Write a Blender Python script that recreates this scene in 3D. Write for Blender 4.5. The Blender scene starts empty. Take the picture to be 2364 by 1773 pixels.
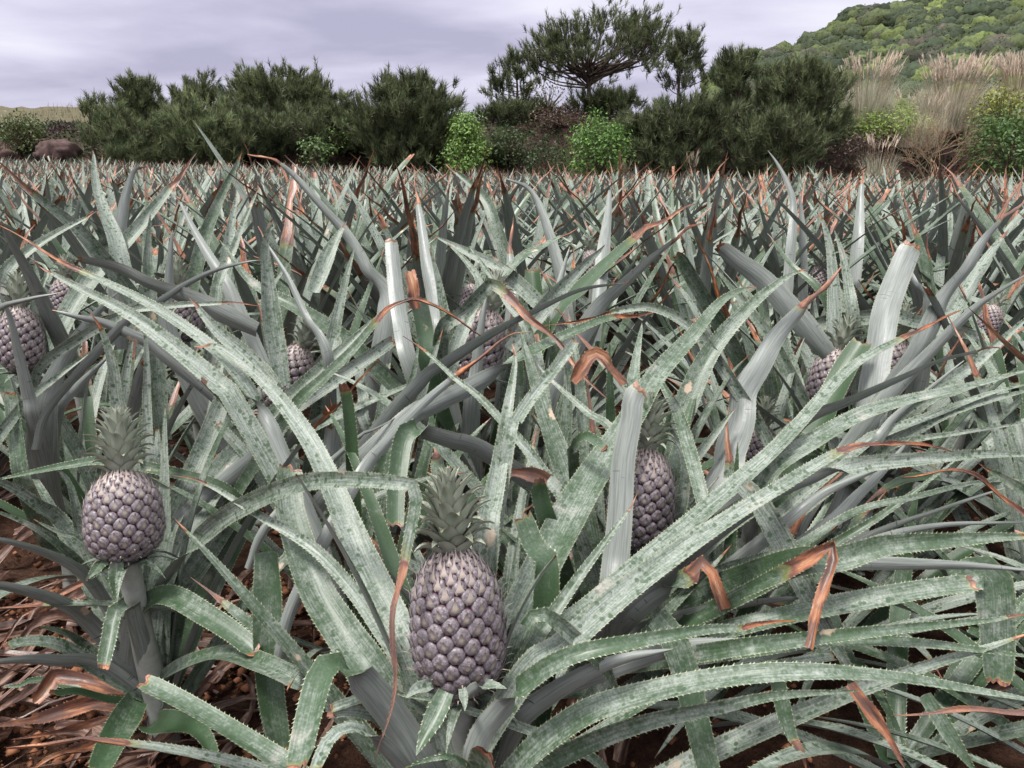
import bpy, math, random
import numpy as np
from mathutils import Vector
S = bpy.context.scene
COL = S.collection
# ------------------------------------------------------------------ camera
TH = math.radians(16.0); CAM = np.array((0.0, 0.0, 1.0)); FP = 1778.0
cam = bpy.data.cameras.new('camera'); camo = bpy.data.objects.new('camera', cam); COL.objects.link(camo)
camo.location = CAM; camo.rotation_euler = (math.pi/2 - TH, 0, 0)
cam.sensor_width = 36.0; cam.lens = FP/2364*36.0; cam.clip_start = 0.02; cam.clip_end = 6000
S.camera = camo
# ------------------------------------------------------------------ exposure, world, sun
S.view_settings.view_transform = 'Standard'; S.view_settings.look = 'None'
S.view_settings.exposure = 0.50; S.view_settings.gamma = 1.0
S.cycles.use_denoising = True
S.cycles.max_bounces = 6; S.cycles.diffuse_bounces = 1; S.cycles.glossy_bounces = 2; S.cycles.transmission_bounces = 2
SUN_EL, SUN_ROT = math.radians(66), math.radians(238)
W = bpy.data.worlds.new('World'); S.world = W; W.use_nodes = True
def nd(nt, t, **kw):
    n = nt.nodes.new(t)
    for k, v in kw.items():
        if k.startswith('i_'):
            key = k[2:]; key = int(key) if key.isdigit() else key.replace('_', ' ')
            n.inputs[key].default_value = v
        else: setattr(n, k, v)
    return n
def ramp(nt, fac, stops, interp='LINEAR'):
    r = nt.nodes.new('ShaderNodeValToRGB'); r.color_ramp.interpolation = interp
    e = r.color_ramp.elements
    while len(e) < len(stops): e.new(0.5)
    for k, (p, c) in enumerate(stops):
        e[k].position = p
        e[k].color = (c[0], c[1], c[2], 1) if isinstance(c, (tuple, list)) else (c, c, c, 1)
    nt.links.new(fac, r.inputs[0]); return r.outputs[0]
def mth(nt, op, a, b=None, c=None, clamp=False):
    n = nt.nodes.new('ShaderNodeMath'); n.operation = op; n.use_clamp = clamp
    for k, v in enumerate((a, b, c)):
        if v is None: continue
        if isinstance(v, (int, float)): n.inputs[k].default_value = v
        else: nt.links.new(v, n.inputs[k])
    return n.outputs[0]
def mix(nt, fac, a, b, mode='MIX'):
    n = nt.nodes.new('ShaderNodeMix'); n.data_type = 'RGBA'; n.blend_type = mode
    for s, v in ((n.inputs[0], fac), (n.inputs[6], a), (n.inputs[7], b)):
        if isinstance(v, (int, float)): s.default_value = v
        elif isinstance(v, tuple): s.default_value = (*v, 1) if len(v) == 3 else v
        else: nt.links.new(v, s)
    return n.outputs[2]
def noise(nt, vec, scale, detail=3, rough=0.55, dist=0.0):
    n = nd(nt, 'ShaderNodeTexNoise'); n.inputs['Scale'].default_value = scale; n.inputs['Detail'].default_value = detail
    n.inputs['Roughness'].default_value = rough; n.inputs['Distortion'].default_value = dist
    if vec is not None: nt.links.new(vec, n.inputs['Vector'])
    return n.outputs['Fac']
def sstep(nt, x, a, b):
    n = nd(nt, 'ShaderNodeMapRange', interpolation_type='SMOOTHSTEP'); n.inputs[1].default_value = a; n.inputs[2].default_value = b
    nt.links.new(x, n.inputs[0]); return n.outputs[0]
def vmul(nt, v, s):
    n = nd(nt, 'ShaderNodeVectorMath', operation='MULTIPLY'); nt.links.new(v, n.inputs[0]); n.inputs[1].default_value = s; return n.outputs[0]
def build_world():
    nt = W.node_tree; bg = nt.nodes['Background']
    sky = nd(nt, 'ShaderNodeTexSky', sky_type='NISHITA', sun_disc=False, sun_elevation=SUN_EL, sun_rotation=SUN_ROT)
    tc = nd(nt, 'ShaderNodeTexCoord'); sep = nd(nt, 'ShaderNodeSeparateXYZ'); nt.links.new(tc.outputs['Generated'], sep.inputs[0])
    z = mth(nt, 'MAXIMUM', sep.outputs['Z'], 0.0)
    # cloud deck: project the direction on a flat layer, squeezed towards the horizon
    k = mth(nt, 'ADD', z, 0.11)
    cmb = nd(nt, 'ShaderNodeCombineXYZ')
    nt.links.new(mth(nt, 'DIVIDE', sep.outputs['X'], k), cmb.inputs[0]); nt.links.new(mth(nt, 'DIVIDE', sep.outputs['Y'], k), cmb.inputs[1])
    rot = nd(nt, 'ShaderNodeMapping'); rot.inputs['Rotation'].default_value = (0, 0, math.radians(20)); rot.inputs['Location'].default_value = (3.3, 1.7, 0.4)
    nt.links.new(cmb.outputs[0], rot.inputs[0])
    v1 = vmul(nt, rot.outputs[0], (0.34, 0.42, 1)); v2 = vmul(nt, rot.outputs[0], (0.95, 1.1, 1))
    n = mth(nt, 'ADD', mth(nt, 'MULTIPLY', noise(nt, v1, 1.0, 4, 0.5, 0.3), 0.72), mth(nt, 'MULTIPLY', noise(nt, v2, 1.0, 5, 0.55, 0.2), 0.28))
    c = ramp(nt, n, [(0.40, (0.325, 0.312, 0.420)), (0.47, (0.425, 0.412, 0.525)), (0.53, (0.525, 0.512, 0.620)), (0.60, (0.630, 0.620, 0.695))])
    hz = sstep(nt, z, 0.0, 0.09)
    c = mix(nt, hz, (0.54, 0.52, 0.62), c)
    neutral = mix(nt, sstep(nt, z, 0.15, 0.5), c, (0.60, 0.60, 0.62))
    gain = mth(nt, 'ADD', 1.0, mth(nt, 'MULTIPLY', sstep(nt, z, 0.15, 0.95), 1.3))
    g = nd(nt, 'ShaderNodeVectorMath', operation='SCALE'); nt.links.new(neutral, g.inputs[0]); nt.links.new(gain, g.inputs['Scale'])
    add = nd(nt, 'ShaderNodeVectorMath', operation='MULTIPLY_ADD'); nt.links.new(sky.outputs[0], add.inputs[0])
    add.inputs[1].default_value = (0.006,)*3; nt.links.new(g.outputs[0], add.inputs[2])
    nt.links.new(add.outputs[0], bg.inputs[0]); bg.inputs[1].default_value = 1.0
build_world()
sun = bpy.data.lights.new('sun', 'SUN'); sun.energy = 3.2; sun.angle = math.radians(12); sun.color = (1.0, 0.965, 0.92)
so = bpy.data.objects.new('sun', sun); COL.objects.link(so)
_sd = Vector((math.sin(SUN_ROT)*math.cos(SUN_EL), math.cos(SUN_ROT)*math.cos(SUN_EL), math.sin(SUN_EL)))
so.rotation_euler = _sd.to_track_quat('Z', 'Y').to_euler(); so.location = (0, 0, 20)

# ------------------------------------------------------------------ helpers
rng = np.random.default_rng(11); R = random.Random(5)
FWD = np.array((0, math.cos(TH), -math.sin(TH))); UPC = np.array((0, math.sin(TH), math.cos(TH)))
def unproj(px, py, d): return CAM + d*(FWD + np.array((1., 0, 0))*((px-1182)/FP) - UPC*((py-886.5)/FP))
def proj(P):
    v = np.asarray(P)-CAM; d = v@FWD
    return 1182+FP*v[0]/d, 886.5-FP*(v@UPC)/d, d
def at(px, py, Y):
    r = FWD + np.array((1., 0, 0))*((px-1182)/FP) - UPC*((py-886.5)/FP)
    return CAM + r*(Y/r[1])
def sm(x, a, b):
    t = np.clip((np.asarray(x, float)-a)/(b-a), 0, 1); return t*t*(3-2*t)
def nrm(v):
    v = np.asarray(v, float); return v/np.maximum(np.linalg.norm(v, axis=-1, keepdims=True), 1e-9)
def vnoise(x, y, s=0):
    xi = np.floor(x).astype(int); yi = np.floor(y).astype(int); fx = x-xi; fy = y-yi
    fx = fx*fx*(3-2*fx); fy = fy*fy*(3-2*fy)
    def h(a, b):
        n = np.sin(a*127.1+b*311.7+s*74.7)*43758.5453; return n-np.floor(n)
    return (h(xi, yi)*(1-fx)+h(xi+1, yi)*fx)*(1-fy)+(h(xi, yi+1)*(1-fx)+h(xi+1, yi+1)*fx)*fy
def make_mesh(name, V, quads=None, tris=None, mat=None, smooth=True, uv=None, **attrs):
    me = bpy.data.meshes.new(name); V = np.asarray(V, np.float32)
    q = np.asarray(quads if quads is not None and len(quads) else np.zeros((0, 4)), np.int32).reshape(-1, 4)
    t = np.asarray(tris if tris is not None and len(tris) else np.zeros((0, 3)), np.int32).reshape(-1, 3)
    me.vertices.add(len(V)); me.vertices.foreach_set('co', V.ravel())
    L = np.concatenate([q.ravel(), t.ravel()]).astype(np.int32)
    me.loops.add(len(L)); me.loops.foreach_set('vertex_index', L)
    n = len(q)+len(t); me.polygons.add(n)
    me.polygons.foreach_set('loop_start', np.concatenate([np.arange(len(q))*4, len(q)*4+np.arange(len(t))*3]).astype(np.int32))
    me.update(calc_edges=True)
    if smooth: me.polygons.foreach_set('use_smooth', np.ones(n, bool))
    if uv is not None:
        u = me.uv_layers.new(name='UVMap'); u.data.foreach_set('uv', np.asarray(uv, np.float32)[L].ravel())
    for k, a in attrs.items():
        ca = me.attributes.new(k, 'FLOAT_COLOR', 'POINT'); a = np.asarray(a, np.float32)
        if a.shape[1] == 3: a = np.concatenate([a, np.ones((len(a), 1), np.float32)], 1)
        ca.data.foreach_set('color', a.ravel())
    if mat: me.materials.append(mat)
    me.validate(); me.update(); return me
def ob(name, me, parent=None, loc=None):
    o = bpy.data.objects.new(name, me); COL.objects.link(o)
    if parent: o.parent = parent
    if loc is not None: o.location = loc
    return o
def tag(o, label=None, cat=None, group=None, kind=None):
    for k, v in (('label', label), ('category', cat), ('group', group), ('kind', kind)):
        if v: o[k] = v
    return o
class Acc:                                         # collects geometry for ONE mesh
    def __init__(s): s.V=[]; s.Q=[]; s.T=[]; s.U=[]; s.A=[]; s.n=0
    def add(s, g):
        s.V.append(g['V']); s.A.append(g['A'])
        if 'U' in g: s.U.append(g['U'])
        if len(g.get('Q', ())): s.Q.append(np.asarray(g['Q'])+s.n)
        if len(g.get('T', ())): s.T.append(np.asarray(g['T'])+s.n)
        s.n += len(g['V'])
    def mesh(s, name, mat, attr, smooth=True):
        return make_mesh(name, np.concatenate(s.V), np.concatenate(s.Q) if s.Q else None, np.concatenate(s.T) if s.T else None, mat, smooth,
                         np.concatenate(s.U) if s.U else None, **{attr: np.concatenate(s.A)})
def tube(P, r, nseg=6, col=(0.1, 0.08, 0.06)):
    P = np.asarray(P, float); n = len(P); r = np.broadcast_to(r, (n,)); T = nrm(np.gradient(P, axis=0))
    a = np.cross(T, (0.31, 0.17, 0.93)); a = nrm(a); b = np.cross(T, a)
    th = np.arange(nseg)*2*np.pi/nseg
    V = P[:, None]+r[:, None, None]*(np.cos(th)[None, :, None]*a[:, None]+np.sin(th)[None, :, None]*b[:, None])
    i = np.arange(n-1)[:, None]*nseg; j = np.arange(nseg)[None]; k = (j+1) % nseg
    Q = np.stack([i+j, i+k, i+nseg+k, i+nseg+j], -1).reshape(-1, 4)
    V = V.reshape(-1, 3); return dict(V=V, Q=Q, A=np.tile(np.array((*col, 1.0)), (len(V), 1)))
def cards(p, d, l, w, col, bend=0.0, nor=None):    # many leaf-shaped faces
    p = np.asarray(p, float); n = len(p); d = nrm(d)
    if nor is not None: d = nrm(d-nrm(nor)*np.sum(d*nrm(nor), 1, keepdims=True)*0.8)
    s = nrm(np.cross(d, rng.normal(size=(n, 3)) if nor is None else nor)); up = np.cross(s, d)
    l = np.broadcast_to(l, (n,))[:, None]; w = np.broadcast_to(w, (n,))[:, None]
    m = p+d*l*0.45
    V = np.stack([p, m+s*w, p+d*l+up*l*bend, m-s*w], 1).reshape(-1, 3)
    Q = np.arange(n)[:, None]*4+np.arange(4)[None]
    return dict(V=V, Q=Q, A=np.repeat(np.concatenate([col, np.ones((n, 1))], 1), 4, 0))
def blades(p, d, l, w, col):                       # many narrow needles
    p = np.asarray(p, float); n = len(p); d = nrm(d); s = nrm(np.cross(d, rng.normal(size=(n, 3))))
    l = np.broadcast_to(l, (n,))[:, None]; w = np.broadcast_to(w, (n,))[:, None]
    V = np.stack([p-s*w, p+s*w, p+d*l], 1).reshape(-1, 3)
    return dict(V=V, T=np.arange(n*3).reshape(-1, 3), A=np.repeat(np.concatenate([col, np.ones((n, 1))], 1), 3, 0))
# ------------------------------------------------------------------ materials
def new_mat(name):
    m = bpy.data.materials.new(name); m.use_nodes = True; nt = m.node_tree; return m, nt, nt.nodes['Principled BSDF']
def attr(nt, name):
    a = nd(nt, 'ShaderNodeAttribute', attribute_name=name); s = nd(nt, 'ShaderNodeSeparateColor'); nt.links.new(a.outputs['Color'], s.inputs[0])
    return a.outputs['Color'], s.outputs[0], s.outputs[1], s.outputs[2], a.outputs['Alpha']
def mat_leaf(name, crown=False, litter=False):
    m, nt, bs = new_mat(name); lk = nt.links.new
    _, dry, side, tone, au = attr(nt, 'lv')
    uv = nd(nt, 'ShaderNodeUVMap', uv_map='UVMap').outputs[0]
    geo = nd(nt, 'ShaderNodeNewGeometry')
    side = mth(nt, 'MAXIMUM', side, geo.outputs['Backfacing'])
    vstr = vmul(nt, uv, (1.0, 0.035, 1)); vcross = vmul(nt, uv, (0.16, 1.0, 1))
    # upper face: grey bloom over green, rubbed off in spots and streaks
    blot = noise(nt, uv, 95 if not crown else 220, 3, 0.6); big = noise(nt, uv, 14, 3, 0.5); streak = noise(nt, vstr, 420, 3, 0.6)
    spot = nd(nt, 'ShaderNodeTexVoronoi', feature='F1'); spot.inputs['Scale'].default_value = 105 if not crown else 260
    lk(uv, spot.inputs['Vector']); sp = spot.outputs['Distance']
    cover = mth(nt, 'ADD', mth(nt, 'MULTIPLY', blot, 0.75), mth(nt, 'MULTIPLY', big, 0.75))
    fine = noise(nt, uv, 310, 2, 0.6)
    cover = mth(nt, 'ADD', cover, mth(nt, 'ADD', mth(nt, 'MULTIPLY', streak, 0.30), mth(nt, 'MULTIPLY', fine, 0.22)))
    cover = mth(nt, 'SUBTRACT', cover, 0.04)
    cover = mth(nt, 'ADD', cover, mth(nt, 'MULTIPLY', mth(nt, 'SUBTRACT', tone, 0.5), 0.85))
    cov = sstep(nt, cover, 0.66, 1.32)
    spots = mth(nt, 'MULTIPLY', sstep(nt, sp, 0.42, 0.26), sstep(nt, noise(nt, uv, 36, 2), 0.42, 0.54))
    cov = mth(nt, 'MULTIPLY', cov, mth(nt, 'SUBTRACT', 1.0, mth(nt, 'MULTIPLY', spots, 0.9)))
    green = mix(nt, fine, (0.022, 0.050, 0.023), (0.064, 0.110, 0.050))
    pale = mix(nt, sstep(nt, mth(nt, 'ADD', mth(nt, 'MULTIPLY', streak, 0.6), mth(nt, 'MULTIPLY', fine, 0.4)), 0.36, 0.64), (0.120, 0.152, 0.122), (0.305, 0.338, 0.296))
    if crown: green, pale = (0.085, 0.115, 0.07), mix(nt, streak, (0.27, 0.31, 0.235), (0.46, 0.49, 0.40))
    top = mix(nt, cov, green, pale)
    pink = sstep(nt, noise(nt, uv, 14, 4), 0.62, 0.76); top = mix(nt, mth(nt, 'MULTIPLY', pink, 0.40), top, (0.50, 0.42, 0.38))
    # under face: smooth grey with fine lengthwise lines and dark cross scratches
    und = mix(nt, sstep(nt, mth(nt, 'ADD', mth(nt, 'MULTIPLY', streak, 0.7), mth(nt, 'MULTIPLY', noise(nt, vstr, 90, 2), 0.3)), 0.34, 0.66), (0.140, 0.158, 0.144), (0.250, 0.267, 0.250))
    if crown: und = mix(nt, streak, (0.27, 0.31, 0.235), (0.46, 0.49, 0.40)); und = mix(nt, mth(nt, 'MULTIPLY', sstep(nt, big, 0.46, 0.68), 0.6), und, (0.095, 0.130, 0.070))
    scr = mth(nt, 'MULTIPLY', sstep(nt, noise(nt, vcross, 210, 1, 0.4), 0.66, 0.72), sstep(nt, noise(nt, uv, 11, 2), 0.53, 0.62))
    und = mix(nt, mth(nt, 'MULTIPLY', scr, 0.85), und, (0.03, 0.04, 0.03))
    c = mix(nt, side, top, und)
    c = mix(nt, mth(nt, 'MULTIPLY', sstep(nt, au, 0.90, 1.1), 0.9), c, (0.30, 0.325, 0.20) if not crown else (0.33, 0.20, 0.17))
    # scars and dried tips
    scv = nd(nt, 'ShaderNodeTexVoronoi', feature='F1'); scv.inputs['Scale'].default_value = 13; lk(vmul(nt, uv, (1, 0.55, 1)), scv.inputs['Vector'])
    scd = mth(nt, 'ADD', scv.outputs['Distance'], mth(nt, 'MULTIPLY', noise(nt, uv, 120, 2), 0.12))
    sc = mth(nt, 'MULTIPLY', sstep(nt, scd, 0.165, 0.13), sstep(nt, noise(nt, uv, 5, 1), 0.50, 0.56))
    c = mix(nt, mth(nt, 'MULTIPLY', sc, 0.0 if crown else 0.9), c, (0.56, 0.42, 0.31))
    dn = mth(nt, 'ADD', dry, mth(nt, 'MULTIPLY', mth(nt, 'SUBTRACT', noise(nt, vmul(nt, uv, (1, 0.4, 1)), 60, 3), 0.5), 0.55))
    halo = sstep(nt, dn, 0.26, 0.50); c = mix(nt, mth(nt, 'MULTIPLY', halo, 0.55), c, (0.20, 0.19, 0.05))
    dmask = sstep(nt, dn, 0.47, 0.53)
    dfa = noise(nt, vmul(nt, uv, (1, 0.12, 1)), 110, 5, 0.7)
    dcol = ramp(nt, dfa, [(0.36, (0.028, 0.013, 0.011)), (0.45, (0.105, 0.040, 0.024)), (0.53, (0.34, 0.110, 0.034)), (0.60, (0.45, 0.20, 0.085)), (0.68, (0.58, 0.43, 0.32))])
    dcol = mix(nt, mth(nt, 'MULTIPLY', sstep(nt, noise(nt, uv, 22, 3), 0.50, 0.62), 0.75), dcol, (0.065, 0.028, 0.022))
    ob_ = nd(nt, 'ShaderNodeTexWhiteNoise', noise_dimensions='1D'); lk(mth(nt, 'FLOOR', mth(nt, 'MULTIPLY', tone, 97.0)), ob_.inputs['W'])
    dcol = mix(nt, mth(nt, 'MULTIPLY', ob_.outputs['Value'], 0.5), dcol, mix(nt, dfa, (0.10, 0.055, 0.050), (0.42, 0.29, 0.24)))
    if litter: dcol = ramp(nt, dfa, [(0.36, (0.022, 0.013, 0.011)), (0.46, (0.080, 0.040, 0.030)), (0.54, (0.165, 0.090, 0.065)), (0.64, (0.34, 0.235, 0.18))])
    edge = mth(nt, 'MULTIPLY', sstep(nt, dn, 0.47, 0.53), sstep(nt, dn, 0.62, 0.54)); dcol = mix(nt, mth(nt, 'MULTIPLY', edge, 0.7), dcol, (0.10, 0.035, 0.04))
    if crown: dcol = (0.30, 0.19, 0.17)
    c = mix(nt, dmask, c, dcol)
    lk(c, bs.inputs['Base Color'])
    lk(mth(nt, 'ADD', 0.36, mth(nt, 'MULTIPLY', cov, 0.2)), bs.inputs['Roughness'])
    bs.inputs['Specular IOR Level'].default_value = 0.5
    bmp = nd(nt, 'ShaderNodeBump'); bmp.inputs['Strength'].default_value = 0.35; bmp.inputs['Distance'].default_value = 0.0012
    h = mth(nt, 'ADD', mth(nt, 'MULTIPLY', streak, 0.8), mth(nt, 'MULTIPLY', mth(nt, 'MULTIPLY', dfa, dmask), 3.0))
    lk(h, bmp.inputs['Height']); lk(bmp.outputs[0], bs.inputs['Normal'])
    tr = nd(nt, 'ShaderNodeBsdfTranslucent'); lk(c, tr.inputs[0]); ms = nd(nt, 'ShaderNodeMixShader'); ms.inputs[0].default_value = 0.07
    lk(bs.outputs[0], ms.inputs[1]); lk(tr.outputs[0], ms.inputs[2]); lk(ms.outputs[0], nt.nodes['Material Output'].inputs[0])
    return m
def mat_fruit():
    m, nt, bs = new_mat('pineapple_skin'); lk = nt.links.new
    _, br, h, rnd, t = attr(nt, 'fv'); tc = nd(nt, 'ShaderNodeTexCoord').outputs['Object']
    n1 = noise(nt, tc, 260, 4, 0.65); n2 = noise(nt, tc, 90, 3)
    dome = mix(nt, sstep(nt, n1, 0.35, 0.65), (0.070, 0.054, 0.062), (0.235, 0.200, 0.220)); dome = mix(nt, mth(nt, 'MULTIPLY', rnd, 0.45), dome, (0.17, 0.15, 0.165))
    dome = mix(nt, mth(nt, 'MULTIPLY', sstep(nt, n1, 0.62, 0.72), 0.6), dome, (0.50, 0.45, 0.48))
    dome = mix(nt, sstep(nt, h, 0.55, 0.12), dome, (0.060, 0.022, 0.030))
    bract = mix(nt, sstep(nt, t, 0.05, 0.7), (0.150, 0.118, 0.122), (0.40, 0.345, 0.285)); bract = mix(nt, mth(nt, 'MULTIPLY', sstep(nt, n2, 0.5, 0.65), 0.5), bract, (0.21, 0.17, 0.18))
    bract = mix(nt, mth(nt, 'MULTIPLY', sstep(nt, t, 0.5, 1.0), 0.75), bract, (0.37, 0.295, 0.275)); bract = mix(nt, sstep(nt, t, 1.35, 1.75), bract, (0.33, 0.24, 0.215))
    lk(mix(nt, br, dome, bract), bs.inputs['Base Color']); bs.inputs['Roughness'].default_value = 0.42; bs.inputs['Specular IOR Level'].default_value = 0.45
    bmp = nd(nt, 'ShaderNodeBump'); bmp.inputs['Strength'].default_value = 0.3; bmp.inputs['Distance'].default_value = 0.001; lk(n1, bmp.inputs['Height']); lk(bmp.outputs[0], bs.inputs['Normal'])
    return m
def mat_col(name, rough=0.8, ns=3.0, var=0.5, trans=0.0, spec=0.2):
    m, nt, bs = new_mat(name); lk = nt.links.new
    c = attr(nt, 'col')[0]; tc = nd(nt, 'ShaderNodeTexCoord').outputs['Object']
    f = ramp(nt, noise(nt, tc, ns, 4, 0.6), [(0.3, 1-var), (0.7, 1+var*0.6)])
    c = mix(nt, 1.0, c, f, 'MULTIPLY'); lk(c, bs.inputs['Base Color']); bs.inputs['Roughness'].default_value = rough; bs.inputs['Specular IOR Level'].default_value = spec
    if trans:
        tr = nd(nt, 'ShaderNodeBsdfTranslucent'); lk(c, tr.inputs[0]); ms = nd(nt, 'ShaderNodeMixShader'); ms.inputs[0].default_value = trans
        lk(bs.outputs[0], ms.inputs[1]); lk(tr.outputs[0], ms.inputs[2]); lk(ms.outputs[0], nt.nodes['Material Output'].inputs[0])
    return m
def mat_ground():
    m, nt, bs = new_mat('red_soil'); lk = nt.links.new
    tc = nd(nt, 'ShaderNodeTexCoord').outputs['Object']; sep = nd(nt, 'ShaderNodeSeparateXYZ'); lk(tc, sep.inputs[0])
    n1 = noise(nt, tc, 38, 5, 0.65); n2 = noise(nt, tc, 7, 4); n3 = noise(nt, tc, 160, 3)
    soil = ramp(nt, n1, [(0.3, (0.075, 0.032, 0.017)), (0.5, (0.19, 0.082, 0.042)), (0.68, (0.33, 0.165, 0.09))])
    soil = mix(nt, mth(nt, 'MULTIPLY', n2, 0.6), soil, (0.045, 0.022, 0.014)); soil = mix(nt, 0.70, soil, (0.016, 0.010, 0.009))
    b1 = noise(nt, tc, 0.55, 4); b2 = noise(nt, tc, 2.6, 4)
    bank = ramp(nt, b1, [(0.35, (0.032, 0.018, 0.017)), (0.5, (0.055, 0.032, 0.027)), (0.62, (0.035, 0.042, 0.018))])
    top = ramp(nt, b2, [(0.35, (0.075, 0.072, 0.040)), (0.55, (0.125, 0.105, 0.066)), (0.7, (0.065, 0.085, 0.035))])
    c = mix(nt, sstep(nt, sep.outputs['Y'], 29.5, 31.5), soil, bank); c = mix(nt, sstep(nt, mth(nt, 'ADD', sep.outputs['Y'], mth(nt, 'MULTIPLY', b1, 3.0)), 40.5, 43.0), c, top)
    lk(c, bs.inputs['Base Color']); bs.inputs['Roughness'].default_value = 0.9; bs.inputs['Specular IOR Level'].default_value = 0.15
    bmp = nd(nt, 'ShaderNodeBump'); bmp.inputs['Strength'].default_value = 0.9; bmp.inputs['Distance'].default_value = 0.03
    lk(mth(nt, 'ADD', n1, mth(nt, 'MULTIPLY', n3, 0.4)), bmp.inputs['Height']); lk(bmp.outputs[0], bs.inputs['Normal'])
    return m
M_LEAF = mat_leaf('pineapple_leaf'); M_CROWN = mat_leaf('crown_leaf', True); M_LITTER = mat_leaf('dead_leaf', False, True); M_FRUIT = mat_fruit()
M_STALK = mat_col('stalk', 0.55, 60, 0.2); M_SOIL = mat_ground()
M_NEEDLE = mat_col('pine_needles', 0.6, 1.2, 0.35, 0.15); M_BARK = mat_col('bark', 0.9, 9, 0.5); M_BROAD = mat_col('broad_leaves', 0.5, 2.0, 0.3, 0.25, 0.35)
M_GRASS = mat_col('grass_blades', 0.7, 2.0, 0.3, 0.4); M_FOREST = mat_col('forest_leaves', 0.85, 0.9, 0.45, 0.0); M_ROCK = mat_col('rock', 0.9, 2.2, 0.7)
M_DEAD = mat_col('dead_leaves', 0.75, 30, 0.5)
# ------------------------------------------------------------------ terrain
_bx = np.array((-60, -26, -20, -11, -3, 3, 9, 16, 24, 60.)); _bz = np.array((2.2, 2.4, 2.5, 2.3, 2.7, 3.1, 2.7, 2.45, 2.1, 2.0))
def terrain(x, y):
    x = np.asarray(x, float); y = np.asarray(y, float)
    base = -(0.27+np.where(x < 0, 0.032, 0.020)*np.clip(x, -40, 40))*sm(y, 3, 30)
    edge = 31.0+0.7*np.sin(x*0.23+1)
    top = np.interp(x, _bx, _bz)
    bank = (top-base)*sm(y, edge, edge+6.0)
    bank = bank+0.45*(vnoise(x*0.5, y*0.5, 3)-0.5)*sm(y, 32, 34)*(1-sm(y, 60, 90))+0.22*(vnoise(x*1.7, y*1.7, 5)-0.5)*sm(y, 31.5, 33)*(1-sm(y, 60, 90))
    left = 2.5*sm(-x, 12, 22)*sm(y, 38, 62)*(1-sm(y, 80, 140))
    return base+bank+left
def grid_lines(a, b, fine, lo, hi, coarse):
    L = list(np.arange(lo, hi, fine)); x = lo
    st = fine
    left = []
    while x > a: st = min(st*1.35, coarse); x -= st; left.append(x)
    x = hi; st = fine; right = [hi]
    while x < b: st = min(st*1.35, coarse); x += st; right.append(x)
    return np.array(left[::-1]+L+right)
gx = grid_lines(-3000, 3000, 0.5, -40, 40, 300); gy = np.concatenate([[-3000, -800, -200, -60, -20, -6, -2], grid_lines(-1, 3500, 0.06, -0.5, 3.0, 0.6)[2:]])
gy = np.unique(np.concatenate([gy[gy < 3.2], np.arange(3.2, 30, 0.8), np.arange(30, 42, 0.35), np.arange(42, 90, 2), np.geomspace(90, 3500, 24)]))
gx = np.unique(np.concatenate([gx, np.arange(-2.5, 2.5, 0.08)]))
X, Y = np.meshgrid(gx, gy); Z = terrain(X, Y)
near = (np.abs(X) < 2.6) & (Y < 3.2) & (Y > -0.6)
Z = Z+np.where(near, 0.05*(vnoise(X*9, Y*9, 1)-0.5)+0.03*(vnoise(X*22, Y*22, 2)-0.5), 0)
nx = len(gx); ii, jj = np.meshgrid(np.arange(len(gy)-1), np.arange(nx-1), indexing='ij'); b = ii*nx+jj
ground = ob('ground', make_mesh('ground', np.stack([X, Y, Z], -1).reshape(-1, 3), np.stack([b, b+1, b+nx+1, b+nx], -1).reshape(-1, 4), None, M_SOIL)); tag(ground, kind='structure')

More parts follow.
